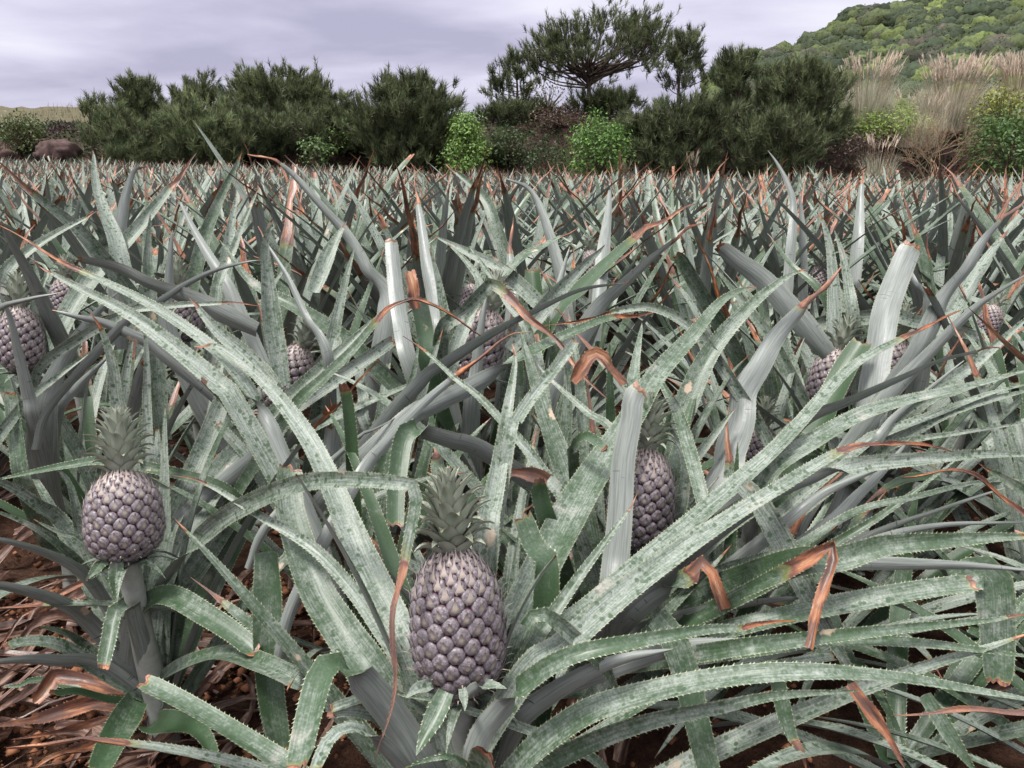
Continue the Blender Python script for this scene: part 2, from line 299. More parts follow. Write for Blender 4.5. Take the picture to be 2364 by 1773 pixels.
# ------------------------------------------------------------------ pineapple leaf
def leaf_geo(P, N, Wd, dry, tone, trough=0.30, thick=0.0016, nu=5, tooth=0.0, closed=True, seed=None, jag=0.0, tooth_h=0.0022):
    """one strap leaf: centreline P, upper-face normal N, width Wd, dryness per ring"""
    rs = np.random.default_rng(seed); n = len(P); P = np.asarray(P, float)
    T = nrm(np.gradient(P, axis=0)); N = nrm(N-T*np.sum(N*T, 1, keepdims=True)); Sd = np.cross(T, N)
    s = np.concatenate([[0], np.cumsum(np.linalg.norm(np.diff(P, axis=0), axis=1))])
    u = np.linspace(-1, 1, nu); tr = np.broadcast_to(trough, (n,))
    dw = sm(dry, 0.5, 0.9)[:, None]; rip = (0.05+0.16*dw)*np.sin(s[:, None]*(rs.uniform(18, 30)+0*dw)+dw*np.sin(s[:, None]*95+seed*1.7)*1.4+rs.uniform(0, 6)+np.array((0, 2.1))[None])*rs.uniform(0.3, 1.0)
    Wd = Wd*(1+dw[:, 0]*(0.16*np.sin(s*61+seed)+0.10*np.sin(s*140+seed*2.3)-0.12)); P = P+Sd*(dw*0.003*np.sin(s[:, None]*33+seed*3.1))+N*(dw*0.0045*np.sin(s[:, None]*41+seed*1.3))
    lift = tr[:, None]*np.abs(u[None])**1.35*0.5+np.where(u[None] < 0, rip[:, :1], rip[:, 1:])*u[None]**2
    V = P[:, None]+Sd[:, None]*(u[None, :, None]*Wd[:, None, None]*0.5)+N[:, None]*(lift*Wd[:, None])[:, :, None]
    if jag > 0:
        k = max(1, int(n*0.04)); off = rs.uniform(-jag, jag*0.6, nu); V[-1] += T[-1][None]*off[:, None]*Wd[-1]
    so_ = rs.uniform(0, 40); su_ = rs.uniform(0, 40)
    UV = np.stack([np.broadcast_to(u[None]*Wd[:, None]*0.5+su_, (n, nu)), np.broadcast_to(s[:, None]+so_, (n, nu))], -1)
    A = np.stack([np.broadcast_to(dry[:, None], (n, nu)), np.zeros((n, nu)), np.full((n, nu), tone), np.broadcast_to(np.abs(u)[None], (n, nu))], -1)
    if closed: A[..., 3] = np.minimum(A[..., 3], 1.0)
    i = np.arange(n-1)[:, None]*nu; j = np.arange(nu-1)[None]
    Q = [np.stack([i+j, i+j+1, i+nu+j+1, i+nu+j], -1).reshape(-1, 4)]
    Vs = [V.reshape(-1, 3)]; Us = [UV.reshape(-1, 2)]; As = [A.reshape(-1, 4)]; m = n*nu; Tr = []
    if closed:
        tk = thick*(1.2-u[None]**2); V2 = V-N[:, None]*tk[:, :, None]; A2 = A.copy(); A2[..., 1] = 1.0
        Vs.append(V2.reshape(-1, 3)); Us.append(UV.reshape(-1, 2)+17.3); As.append(A2.reshape(-1, 4))
        Q.append(m+np.stack([i+j, i+nu+j, i+nu+j+1, i+j+1], -1).reshape(-1, 4)); m *= 2
    if tooth > 0:
        st = np.arange(tooth*2, s[-1]*0.97, tooth)
        for sg in (-1, 1):
            q = st+rs.uniform(-0.3, 0.3, len(st))*tooth; e = V[:, 0 if sg < 0 else -1]
            pe = np.stack([np.interp(q, s, e[:, c]) for c in range(3)], 1); p2 = np.stack([np.interp(q+tooth*0.34, s, e[:, c]) for c in range(3)], 1)
            so3 = np.stack([np.interp(q, s, Sd[:, c]) for c in range(3)], 1)*sg; nn3 = np.stack([np.interp(q, s, N[:, c]) for c in range(3)], 1)
            hh = tooth_h*np.minimum(1, np.interp(q, s, Wd)/0.02)*rs.uniform(0.6, 1.3, len(q)); dir_ = nrm(p2-pe)
            tip = pe+so3*hh[:, None]+dir_*(tooth*0.5)+nn3*hh[:, None]*0.35
            k = len(q); Vs.append(np.stack([pe-so3*0.001, p2-so3*0.001, tip], 1).reshape(-1, 3)); Tr.append(m+np.arange(3*k).reshape(-1, 3))
            dq = np.interp(q, s, dry); a = np.stack([dq*0.8, 0*dq, 0*dq+tone, 0*dq+1.3], 1); As.append(np.repeat(a, 3, 0)); Us.append(np.zeros((3*k, 2))); m += 3*k
    return dict(V=np.concatenate(Vs), Q=np.concatenate(Q), T=np.concatenate(Tr) if Tr else [], U=np.concatenate(Us), A=np.concatenate(As))
def catmull(C, n):
    C = np.asarray(C, float); C = np.concatenate([[2*C[0]-C[1]], C, [2*C[-1]-C[-2]]])
    seg = len(C)-3; out = []
    for k in range(seg):
        p0, p1, p2, p3 = C[k:k+4]
        t = np.linspace(0, 1, 12, endpoint=(k == seg-1))[:, None]
        out.append(0.5*((2*p1)+(-p0+p2)*t+(2*p0-5*p1+4*p2-p3)*t**2+(-p0+3*p1-3*p2+p3)*t**3))
    return np.concatenate(out)
def resample(P, n, *ex):
    s = np.concatenate([[0], np.cumsum(np.linalg.norm(np.diff(P[:, :3], axis=0), axis=1))]); q = np.linspace(0, s[-1], n)
    f = lambda a: np.stack([np.interp(q, s, a[:, c]) for c in range(a.shape[1])], 1)
    return (f(P),)+tuple(f(e) for e in ex)+(s[-1],)
def dry_profile(t, frac):
    if frac <= 0: return np.clip((t-0.985)/0.02, 0, 1)*0.7
    if frac >= 0.9: return np.full_like(t, 0.95)
    return np.clip(0.5+(t-(1-frac))/max(0.6*frac, 0.035), 0, 1)
def width_profile(t, typ):
    base = 0.82+0.18*sm(t, 0, 0.25)
    return base*(np.clip((1-t)/0.55, 0, 1)**0.72*0.97+0.03) if typ == 'p' else base*(1-0.30*t**2.2)

# ------------------------------------------------------------------ fruit
def fruit_mesh(rad, H, seed, n_eye=185):
    rs = np.random.default_rng(seed); acc = Acc(); GA = math.pi*(3-math.sqrt(5))
    def prof(t): return rad*max(0.0, 1-abs(2*t-1)**2.7)**(1/2.1)*(1.06-0.17*t)*(1 if t < 0.5 else 1-0.35*max(0, t-0.72))
    ts = np.linspace(0.004, 0.985, 400); rr = np.array([prof(t) for t in ts]); dz = np.gradient(ts*H); ds = np.sqrt(np.gradient(rr)**2+dz**2)
    szf = np.where(ts < 0.70, 1.0, 1-0.60*(ts-0.70)/0.30); cum = np.cumsum(rr*ds/szf**2); area = cum[-1]*2*math.pi; cum = cum/cum[-1]
    a0 = math.sqrt(area/n_eye/3.46)*1.03
    ring = np.array((1.12, 0.98, 0.80, 0.0)); rh = np.array((-0.25, 0.40, 0.86, 1.02)); ns = 12
    core = tube(np.stack([0*ts[::16], 0*ts[::16], ts[::16]*H], 1), rr[::16]*0.95, 20); core['A'] = np.tile((0, 0, 0.5, 0), (len(core['V']), 1)); acc.add(core)
    for k in range(n_eye):
        f = (k+0.5)/n_eye; t = float(np.interp(f, cum, ts)); r = float(np.interp(t, ts, rr)); th = k*GA
        dr = (prof(min(t+0.01, 0.985))-prof(max(t-0.01, 0.004)))/(0.02*H)
        rad_ = np.array((math.cos(th), math.sin(th), 0)); n = nrm(rad_-np.array((0, 0, dr))); s = np.array((-math.sin(th), math.cos(th), 0)); up = np.cross(n, s)
        if up[2] < 0: up, s = -up, -s
        c = rad_*r+np.array((0, 0, t*H)); a = a0*(1.0 if t < 0.70 else 1-0.60*(t-0.70)/0.30)*rs.uniform(0.95, 1.05)
        topk = np.clip((t-0.66)/0.22, 0, 1); hgt = a*(0.40-0.08*topk)*rs.uniform(.8, 1.2)
        ang = np.arange(ns)*2*math.pi/ns+math.pi/ns; rnd = rs.random()
        hexr = 1.0+0.12*np.cos(6*ang+math.pi)
        V = [c[None]+a*q*hexr[:, None]*(np.cos(ang)[:, None]*s+np.sin(ang)[:, None]*up*1.0)+n*hgt*h for q, h in zip(ring[:3], rh[:3])]
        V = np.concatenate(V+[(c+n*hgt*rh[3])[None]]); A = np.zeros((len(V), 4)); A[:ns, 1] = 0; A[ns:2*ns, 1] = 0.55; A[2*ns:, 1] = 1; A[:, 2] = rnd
        Q = [[q*ns+j, q*ns+(j+1) % ns, (q+1)*ns+(j+1) % ns, (q+1)*ns+j] for q in range(2) for j in range(ns)]; T = [[2*ns+j, 2*ns+(j+1) % ns, 3*ns] for j in range(ns)]
        acc.add(dict(V=V, Q=Q, T=T, A=A))
        # bract: broad at the eye's lower edge, ending in a lifted point
        ln = (0.85+1.5*topk)+rs.uniform(-0.12, 0.2); wd = 0.74+0.06*topk; lf = 0.5+0.8*rs.random()+0.3*topk
        ys = np.array((-0.98, -0.62, -0.2, 0.15*ln+0.05, ln*0.72, ln+0.05)); ws = np.array((0.55, wd*0.95, wd*0.60, wd*0.28, 0.10, 0.010)); zs = np.array((0.02, 0.34, 0.46, 0.52, 0.60+lf*0.25, 0.68+lf*0.85))*a
        V = []; A = []
        for y_, w_, z_, tt in zip(ys, ws, zs, (0, 0.15, 0.4, 0.65, 0.9, 1.1)):
            for q in (-1, 0, 1): V.append(c+up*a*y_+s*a*w_*q+n*(z_+a*0.07-abs(q)*a*w_*0.16)); A.append((1, 1, rnd, max(0.0, tt*(1.0 if q == 0 else 0.45)+0.7*topk+(0.35 if q == 0 else 0.0)*(1-topk))))
        Q = [[3*i+j, 3*i+j+1, 3*i+4+j, 3*i+3+j] for i in range(5) for j in range(2)]
        acc.add(dict(V=np.array(V), Q=Q, A=np.array(A, float)))
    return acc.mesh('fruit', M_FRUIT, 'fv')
def crown_mesh(H, Wc, seed, n=46):
    rs = np.random.default_rng(seed); acc = Acc(); GA = math.pi*(3-math.sqrt(5))
    for k in range(n):
        f = k/(n-1); az = k*GA+rs.uniform(-0.15, 0.15); z0 = H*0.62*f**0.9; ln = (0.34+0.40*math.sin(math.pi*min(1, f*0.75+0.15)))*H*0.86
        inc = math.radians(84-70*f); curl = (1.5-1.2*f)*rs.uniform(0.7, 1.2)
        rd = np.array((math.cos(az), math.sin(az), 0)); p = np.array((0, 0, z0))+rd*0.006*(1-f); P = [p]; a = inc*0.75
        for q in range(9):
            a2 = a-(0.35*math.sin(q/8*math.pi*0.8))*0.9+curl*max(0, q/8-0.45)*1.5
            p = p+(rd*math.sin(a2)+np.array((0, 0, 1))*math.cos(a2))*ln/9; P.append(p)
        P = np.array(P); N = np.tile(-rd*0.8+np.array((0, 0, 0.6)), (10, 1)); t = np.linspace(0, 1, 10)
        Wd = Wc*0.32*(1-0.3*f)*np.clip(1-t**1.7, 0.02, 1)*(0.8+0.2*t)
        acc.add(leaf_geo(P, N, Wd, np.clip((t-0.8)*2.2, 0, 0.6), 0.5+rs.uniform(-.15, .15), 0.5, 0.001, 5, 0.0045, True, seed*100+k, tooth_h=0.0016))
    return acc.mesh('crown', M_CROWN, 'lv')
def stalk_mesh(P, r0, r1, seed):
    n = len(P); return make_mesh_from(tube(P, np.linspace(r0, r1, n), 12, (0.30, 0.31, 0.28)), 'stalk', M_STALK)
def make_mesh_from(g, name, mat, at_='col', smooth=True): return make_mesh(name, g['V'], g.get('Q'), g.get('T'), mat, smooth, g.get('U'), **{at_: g['A']})

# ------------------------------------------------------------------ the fruiting plants traced in the photo
PL = 'pineapple_plant'
GF = 'fruiting pineapple plants at the front of the field'
# name: (fruit px, py, depth, fruit width px, crown px, py, base offset (dx, dy), label)
HERO = {
 'h1': (1056, 1432, 0.92, 226, 1040, 1170, (0.0, 0.05), 'large pineapple plant whose ripening purple-grey fruit stands upright in the middle foreground'),
 'h2': (286, 1190, 1.20, 176, 286, 1030, (-0.01, 0.05), 'pineapple plant with a squat fruit and spiky crown above bare red soil'),
 'h3': (1480, 1150, 1.28, 158, 1492, 985, (-0.05, 0.05), 'pineapple plant whose fruit is half hidden by one upright grey leaf'),
 'h5': (1916, 880, 1.85, 100, 1948, 772, (0.0, 0.05), 'pineapple plant whose fruit hides behind a dark green cut-off leaf'),
 'h6': (2062, 848, 1.95, 88, 2080, 740, (0.0, 0.05), 'pineapple plant with a slim fruit between tall grey leaves, right of the cut green leaf'),
 'h7': (48, 784, 1.66, 100, 44, 676, (0.0, 0.05), 'pineapple plant at the left edge whose fruit is crossed by one grey leaf'),
 'h8': (150, 690, 2.2, 66, 150, 620, (0.0, 0.04), 'pineapple plant with a small dark fruit just behind the left edge fruit'),
 'h9': (668, 872, 1.75, 104, 702, 792, (0.02, 0.05), 'pineapple plant with a tilted pinkish fruit and a pale crown between crossing leaves'),
 'h10': (420, 722, 2.2, 84, 414, 640, (0.0, 0.05), 'pineapple plant whose fruit shows only on both sides of a horizontal leaf'),
 'h12': (1108, 800, 1.8, 116, 1130, 716, (0.02, 0.05), 'pineapple plant whose fruit is split by a grey leaf below the folded purple leaf'),
 'h13': (1888, 648, 2.75, 44, 1892, 612, (0.0, 0.04), 'pineapple plant with a tiny fruit peeking out beside an orange dried tip'),
 'h14': (2284, 742, 2.2, 52, 2306, 690, (0.0, 0.05), 'pineapple plant with a leaning fruit and reddish crown at the right edge'),
 'h15': (1756, 1045, 1.62, 84, 1764, 968, (0.0, 0.05), 'pineapple plant showing only a small grey crown beside the scarred long leaf'),
 'h16': (1366, 612, 2.8, 46, 1362, 576, (0.0, 0.04), 'pineapple plant with a small pale fruit in the middle rows'),
 'h17': (1088, 694, 2.4, 52, 1092, 650, (0.0, 0.04), 'pineapple plant with a narrow fruit behind the folded purple leaf'),
}
LEAVES = """h2 L 35 1.26 1.0 p 0 .5 250,1407 190,1325 108,1279 0,1246 -81,1241
h2 L 41 1.26 1.0 p 0 .5 233,1466 163,1404 81,1371 0,1352 -81,1344
h2 L 38 1.26 1.1 p 0 .5 228,1534 136,1526 54,1523 -54,1534
h2 U 26 1.3 1.15 p 0 .5 203,1325 149,1268 81,1219 0,1184 -54,1171
h2 U 46 1.45 1.3 p 0 .6 152,1214 95,1171 41,1133 -27,1100 -81,1078
h2 U 30 1.3 1.25 p .1 .6 198,1263 136,1230 76,1200
h2 U 38 1.38 1.35 p 0 .6 195,1252 176,1176 160,1116 136,1086 117,1078
h2 LLLUUUUU 58 1.3/1.2 1.12 c .03 .3 307,1545 309,1480 315,1428 342,1393 393,1379 475,1423 542,1466 591,1507
h2 LUUUU 41 1.2 1.12 c .05 .35 312,1425 304,1396 269,1407 252,1480 236,1545
h2~ U 30 1.17 1.15 p 0 .3 274,1287 267,1331 267,1385
h2~ U 24 1.17 1.13 p .1 .3 244,1290 214,1325 198,1344
h2 LLLLUUUU 38 1.3 1.55 p .06 .6 342,1381 385,1253 454,1167 581,1062 668,1016 815,945 907,905 1015,860
h2 LLUUUUUUUUU 48 1.3/.88 .8 p .2 .6 353,1413 395,1322 492,1215 577,1162 684,1119 791,1108 908,1114 962,1135 940,1274 914,1434 903,1595 871,1755
h2 U 68 1.4 1.5 p 0 .15 448,1412 515,1290 583,1181 651,1086
h2~ U 67 1.15 1.12 c .02 .25 617,1274 620,1354 620,1434 625,1595 647,1739
h2 U 64 1.25 1.0 c .04 .5 395,1557 508,1515 615,1541 716,1589
h2~ U 68 1.2 1.02 c .02 .25 312,1617 274,1685 228,1785
h2 LUUU 60 1.3 1.15 p 0 .15 325,1680 380,1671 448,1685 483,1726 507,1785
h2 U 41 1.3 1.2 p 1 .5 231,1625 136,1642 68,1661 -27,1685
h2 U 35 1.3 1.15 p 1 .5 244,1709 163,1739 68,1780
h2 U 19 1.3 1.2 p 1 .5 217,1671 136,1685 27,1707
h2 U 20 1.35 1.3 p 1 .5 79,1401 35,1434 11,1474 -5,1507
h2 U 43 1.33 1.3 c 1 .5 141,1557 108,1585 79,1620
h2 U 41 1.25 1.15 c .08 .6 195,1525 130,1490 68,1484 8,1495
h2 U 38 1.3 1.2 p 0 .4 201,1503 152,1465 90,1446
h2 U 27 1.28 1.2 c .1 .15 250,1617 176,1598 114,1606
h2 U 26 1.36 1.36 p 0 0 103,1571 49,1582 3,1586
h2 U 53 1.32 1.5 c .04 .6 369,1253 406,1167 449,1082 481,1007 521,905
h2 U 43 1.35 1.4 c .02 .8 369,1199 361,1124 357,1055 353,994
h2 U 56 1.3 1.6 p .03 .6 374,1360 417,1274 508,1092 581,1019 630,964 676,913 760,834 853,747 880,723
h2 U 53 1.35 1.3 p .13 .65 299,1060 291,985 271,921 266,867 250,802 231,755 204,724
h2 U 33 1.4 1.4 p 0 .8 340,950 340,874 336,784 325,733
h2 U 27 1.35 1.35 p .02 .3 262,1067 160,1074 53,1095 -32,1114
h2 L 37 1.38 1.6 p 0 .4 369,1381 438,1242 541,1116 603,1062 663,1010
h2 U 61 1.34 1.5 p 0 .5 406,1381 481,1263 568,1151 622,1075 676,1038
h1 U 35 .95 1.15 p .12 .7 930,1541 876,1450 812,1360 721,1263 588,1183 481,1119 403,1102
h1 U 63 .95 1.3 p .05 .75 951,1531 903,1424 828,1274 744,1075 690,981 622,896 554,834 499,798 448,800
h1 U 85 .98 1.15 c .02 .5 876,1579 802,1477 732,1370 684,1242 665,1156 671,1076
h1 LLLUUUU 81 .92/.86 .74 c .03 .3 993,1796 925,1677 844,1576 790,1541 752,1547 722,1644 692,1780
h1 LUUUU 66 .85 .95 c .03 .35 736,1823 668,1777 600,1734 515,1680 420,1623 327,1575
h1 LLUUU 41 .85 .72 c .03 .8 939,1780 888,1723 833,1685 790,1685 755,1717 727,1785
h1 U 30 .9 .87 c .03 .6 898,1598 831,1614 763,1637
h1 U 35 .9 .87 c .15 .8 885,1669 817,1644 757,1647
h1~ U 46 .84 .8 p 0 .4 1031,1598 999,1666 961,1745
h1~ U 27 .86 .83 p 0 .8 996,1579 963,1590 936,1613
h1~ U 20 .85 .8 p 0 .8 1067,1590 1071,1609 1073,1640
h1~ LLUU 30 .87 .85 p 0 .6 1077,1606 1102,1587 1132,1582 1170,1590
h1 LLLUUUUUU 53 .85/.78 .85 p .14 .35 1086,1785 1110,1698 1164,1631 1214,1579 1316,1515 1476,1480 1636,1453 1743,1449 1834,1434
h1 U 41 .8 .75 p 0 .3 1061,1758 993,1753 931,1774
h1 U 130 .66 .6 c .12 .6 1115,1834 1124,1793 1132,1747
h1 U 63 .85/.76 .8 p 0 .55 1203,1766 1289,1691 1396,1632 1609,1579 1823,1555 2037,1563 2251,1595 2438,1627
h1 U 45 .88/.8 .85 p 0 .5 1225,1787 1369,1712 1503,1664 1663,1632 1797,1605 1984,1595
h1 U 32 .9 1.0 c .02 .6 1556,1589 1663,1563 1797,1536 1927,1517
h1 U 83 .95 1.45 p .03 .45 1171,1515 1214,1408 1284,1263 1358,1124 1461,967 1515,872 1600,774 1672,690 1748,657
h1 U 42 .93 1.0 p .1 .5 1203,1536 1310,1370 1396,1253 1444,1189 1471,1140
h1 U 53 .93 1.45 p .16 .65 1246,1504 1358,1413 1529,1269 1690,1130 1823,1007 1962,853 2088,780 2222,713
h1 U 56 .9 1.1 p .26 .7 1214,1557 1300,1493 1449,1365 1609,1247 1797,1130 1946,1042 2064,1023 2192,1043
h1 U 58 .98 1.15 p .07 .65 1122,1238 1136,1157 1152,1075 1168,967 1184,872 1190,823 1186,795
h1 U 33 1.05 1.2 c .05 .7 1174,1021 1190,975 1231,913 1279,853 1330,785
h1 U 69 .97 .99 c .06 .2 1262,1327 1230,1263 1203,1189
h1 LLL 59 .95 .95 p 0 .4 1171,1702 1262,1611 1406,1531 1556,1498
h1 L 107 .95 .98 p 0 .4 1129,1702 1209,1595 1289,1504 1358,1434
h1 U 46 1.0 1.05 p 0 .2 1142,1644 1183,1536 1224,1454
h1 U 24 .9 .9 p 0 .5 1007,1617 953,1612 898,1595
h1 U 32 .95 1.0 p .05 .5 1385,1531 1417,1584 1455,1648
h1 U 54 1.0 1.1 p 0 .2 871,1617 817,1563 763,1454
h3 L 68 1.06 1.12 c .07 .5 1412,1381 1420,1295 1428,1210 1438,1060 1456,967 1461,918 1486,896
h3 LLUU 59 1.1 1.05 c .42 .5 1433,1450 1513,1376 1599,1330 1628,1306 1647,1360 1671,1410
h3 U 45 1.1/1.0 .93 c .5 .3 1556,1450 1636,1413 1743,1360 1834,1309 1898,1274 1922,1269 1911,1338 1871,1496
h3 U 63 1.4 1.55 p .02 .55 1524,1199 1577,1114 1529,1057 1570,962 1636,820 1727,712 1817,639 1859,625
h3 U 43 1.36 1.42 p .03 .6 1503,1242 1556,1124 1647,1007 1698,940
h3 L 69 1.4 1.65 p .25 .5 1663,1114 1684,1039 1708,969 1716,907 1752,849 1795,777 1850,715 1944,618
h3 L 59 1.2 1.5 p .08 .5 1636,1231 1743,1124 1845,987 1954,933 2076,878 2179,831 2309,802
h3 U 56 1.15 1.4 p 0 .6 1636,1247 1743,1162 1778,1085 1872,1025 1981,963 2089,927 2252,889 2374,854
h3 LLUUUU 51 1.1 1.2 p 0 .75 1690,1199 1894,1101 1981,1074 2117,1060 2252,1049 2364,1049 2442,1055
h3 U 26 1.2 1.2 p 0 .5 1859,1253 1981,1180 2117,1147 2252,1114 2388,1106
h3 L 33 1.3 1.3 p 0 .5 2008,1239 2171,1177 2320,1125
h3 L 30 1.15 1.15 p 0 .5 1954,1274 2144,1217 2388,1204
h3 U 80 1.02 1.0 p .08 .4 1797,1311 1938,1291 2035,1261 2171,1249 2334,1239 2415,1245
h3 L 51 1.05 1.05 p 0 .5 1850,1306 1932,1299 2089,1302 2252,1307 2388,1318
h3~ U 53 1.06 1.03 p .02 .7 1711,1119 1754,1167 1823,1285 1893,1424 1957,1536 1989,1589
h3~ U 67 .98 .95 c .02 .4 1513,1426 1551,1477 1583,1568 1609,1675 1642,1798
h3 U 45 .95 .95 p .1 .4 1690,1498 1823,1480 2037,1456 2229,1437 2390,1421
h3 U 48 .98 .95 p 0 .4 1770,1498 1930,1480 2144,1488 2411,1520
h3 U 59 1.05 1.0 c .05 .5 1690,1456 1877,1413 2090,1370 2251,1346
h3~ UUUU 80 1.12 1.08 c .02 .38 2197,1344 2283,1327 2299,1434 2301,1579
h3 L 43 1.0 1.0 p 0 .5 1529,1504 1690,1485 1871,1477
h3 L 64 1.1 1.05 p 0 .4 1556,1434 1716,1397 1877,1376
h3~ U 32 .93 .9 p .9 .5 1957,1579 1984,1621 2037,1691 2090,1776
h3~ U 17 .72 .68 p 1 .8 2438,1648 2251,1644 2058,1643
h3~ U 35 .97 .95 p .3 .3 1786,1531 1818,1675 1866,1782
h3~ U 37 .97 .95 p .05 .4 2133,1605 2187,1691 2256,1787
h3~ U 17 1.05 1.0 p .75 .7 2442,1266 2364,1185 2306,1139 2239,1101 2171,1087 2084,1094
h3~ U 35 1.15 1.1 p .1 .3 2496,1212 2415,1166 2334,1117 2260,1068
h3 U 27 1.25 1.25 p .05 .4 1954,1239 2062,1171 2171,1090 2225,1047
h3 L 35 1.25 1.25 p 0 .4 1805,1212 1900,1139 2008,1090 2089,1057
h3 L 41 1.3 1.4 p 0 .4 1886,1234 1981,1144 2049,1076 2103,1009
h3 U 48 1.2 1.2 p 0 .4 1524,1381 1663,1317 1797,1269
h3 U 30 1.2 1.1 c .06 .35 1323,1057 1325,1035 1342,1010 1363,1010 1399,1038
h3 U 66 1.3 1.4 p 0 .45 1339,1189 1320,1130 1298,1070 1258,962 1231,872 1201,766
h3 U 28 1.2 1.38 p .12 .65 1325,1195 1258,1094 1206,1024 1152,964 1095,907 1054,877 1016,842 963,795 932,774
h3 U 31 1.28 1.4 p .02 .6 1423,1024 1353,951 1271,877 1236,837
h3 U 43 1.35 1.5 p .02 .6 1458,918 1464,858 1471,812 1483,745
h3 U 54 1.5 1.5 p 0 .6 1298,1089 1309,994 1312,913 1304,831
h3 U 41 1.55 1.55 p 0 .4 1361,1048 1355,967 1355,864
h3 U 43 1.6 1.6 p 0 .25 1412,1021 1410,913 1407,791
h3~ U 33 1.35 1.35 c .95 .5 1320,880 1347,850 1377,826 1407,856 1442,888
h3 U 54 1.12 1.1 c .1 .2 1266,1211 1250,1157 1239,1103
h3~ U 35 1.15 1.12 c 1 .6 1258,1116 1217,1094 1174,1086
h3 U 41 1.35 1.5 p 0 .4 1542,1116 1564,1048 1594,940 1624,858
h3 U 33 1.3 1.4 p 0 .5 1583,1103 1548,994 1507,913
h3 U 27 1.3 1.5 p 0 .5 1570,967 1537,902 1496,831
h5 U 30 1.5 1.5 p 0 .7 1995,1025 2035,1003 2144,963 2279,911 2388,884
h5 U 38 1.5 1.5 p 0 .7 2022,1041 2076,1014 2198,949 2388,897
h5 U 24 1.45 1.4 p 0 .6 2049,1036 2117,1014 2225,998 2388,973
h5 L 33 1.5 1.5 p 0 .5 2008,1041 2062,968 2144,900 2225,832
h5 U 72 1.6 1.65 c .03 .03 1900,965 1926,914 1958,849 1994,791
h5 U 33 1.55 1.5 p .1 .6 2106,947 2215,900 2323,867 2396,853
h5 U 43 1.6 1.6 p .1 .7 2125,929 2251,838 2342,759 2396,712
h6 L 69 1.6 1.78 c .05 .4 2005,965 2016,874 2027,802 2045,712 2081,618 2106,563
h6 L 54 1.6 1.95 p .17 .45 2045,929 2125,802 2179,694 2233,621 2287,538 2371,455
h6 L 40 1.55 1.6 p .02 .4 2016,958 2143,820 2251,712 2378,628
h6 U 47 1.85 1.9 p .05 .9 1927,864 1927,784 1926,694 1920,603 1908,538 1891,487
h6 L 54 1.7 1.8 c .08 .4 1911,820 1824,715 1763,650 1698,600 1658,567
h6 U 36 1.85 1.95 p .08 .85 2161,777 2204,712 2251,639 2291,581 2327,531
h6 U 34 1.9 1.9 c .03 .8 2052,730 2106,742 2179,759 2273,782
h6 U 40 1.75 1.6 c .03 .4 1727,885 1691,802 1629,694 1564,585
h6 U 34 1.7 1.75 p 0 .6 1788,795 1720,704 1651,618
h6 U 33 1.9 2.0 p .1 .2 1911,704 1824,610 1770,538
h6 U 43 1.85 1.9 p 0 .7 1969,748 1958,657 1944,585 1926,531
h6 L 47 1.8 1.85 p 0 .4 2143,712 2114,657 2092,603
h5 U 43 1.75 1.8 p 0 .5 1846,936 1832,856 1810,784 1788,712
h5 U 40 1.8 1.8 p 0 .5 1767,820 1767,712 1745,639
h12 L 42 1.65 1.8 c .05 .3 952,856 923,730 910,632 903,553
h12 U 60 1.6 1.62 c .02 .15 988,856 977,766 963,686
h12~ U 34 1.6 1.6 c 1 .5 963,712 959,672 943,628
h12 L 42 1.8 2.05 p .18 .5 1006,784 999,694 986,621 974,531 963,458 959,408
h12 L 36 1.95 2.1 p .4 .25 1182,712 1180,657 1178,610 1178,567 1183,502
h12 U 51 1.85 1.9 c .03 .02 1248,784 1239,697 1230,623
h12 L 38 1.85 1.95 p .03 .5 1274,748 1288,675 1303,614 1315,571
h12 UUUUUUUU 40 1.6/1.5 1.4 p .6 .6 1017,784 1071,723 1115,674 1140,656 1191,699 1234,741 1285,791 1342,856 1400,921
h12 L 40 1.42 1.6 p .02 .4 974,882 1024,845 1125,779 1234,721 1342,670 1451,652
h12 LLLUUU 40 1.35 1.6 p .22 .4 934,972 999,936 1107,882 1234,809 1342,759 1415,733 1552,718
h12 L 26 1.2 1.45 p .4 .05 825,1108 893,1021 975,934 1042,877 1115,817 1180,777 1225,767
h12 U 28 1.4 1.45 p .5 .4 676,945 744,877 812,812 836,784 872,741 908,704 945,686 974,692 1035,730 1113,770
h12 U 38 1.45 1.55 c .03 .85 663,962 703,924 798,861 907,785
h12 U 35 1.25 1.22 c .1 .02 815,1086 812,1021 804,940 793,883
h12 LLLUUUUU 52 1.25 1.12 c .02 .2 1124,1048 1037,1017 977,998 953,990 931,1010 919,1075 912,1151 912,1217
h12 L 35 1.4 1.36 c .3 .05 690,1002 731,978 782,940
h12 L 19 1.3 1.35 p .03 .6 820,1016 866,991 915,964
h12 L 50 1.5 1.5 c 0 .4 769,1092 766,1035 771,983
h12 L 47 1.7 1.7 p 0 .5 1089,943 1100,856 1109,766 1125,675
h12 U 47 1.85 2.1 p .4 .1 1270,741 1342,668 1433,581 1505,524 1607,469
h12 L 47 1.85 2.1 p .3 .1 1379,723 1433,668 1505,600 1567,549 1625,509
h12 U 27 1.5 1.6 p .4 .7 1632,795 1578,741 1516,712 1451,712 1324,746 1259,753
h12 U 40 1.8 1.8 p .05 .6 1035,766 1024,712 1010,639 992,574
h12 U 36 1.7 1.8 p .05 .7 1053,802 1082,730 1107,657 1075,603 1031,560
h12 U 33 1.6 1.7 p 0 .7 1227,802 1169,694 1125,625 1082,567
h12 U 33 1.9 2.0 p .3 .5 1198,603 1252,571 1335,524
h12 U 33 1.9 2.0 p .05 .7 1162,625 1100,592 1003,545
h12 U 36 1.75 1.8 p .03 .7 1270,694 1335,625 1397,567
h12 U 30 1.5 1.55 c .03 .8 853,994 839,913 825,831
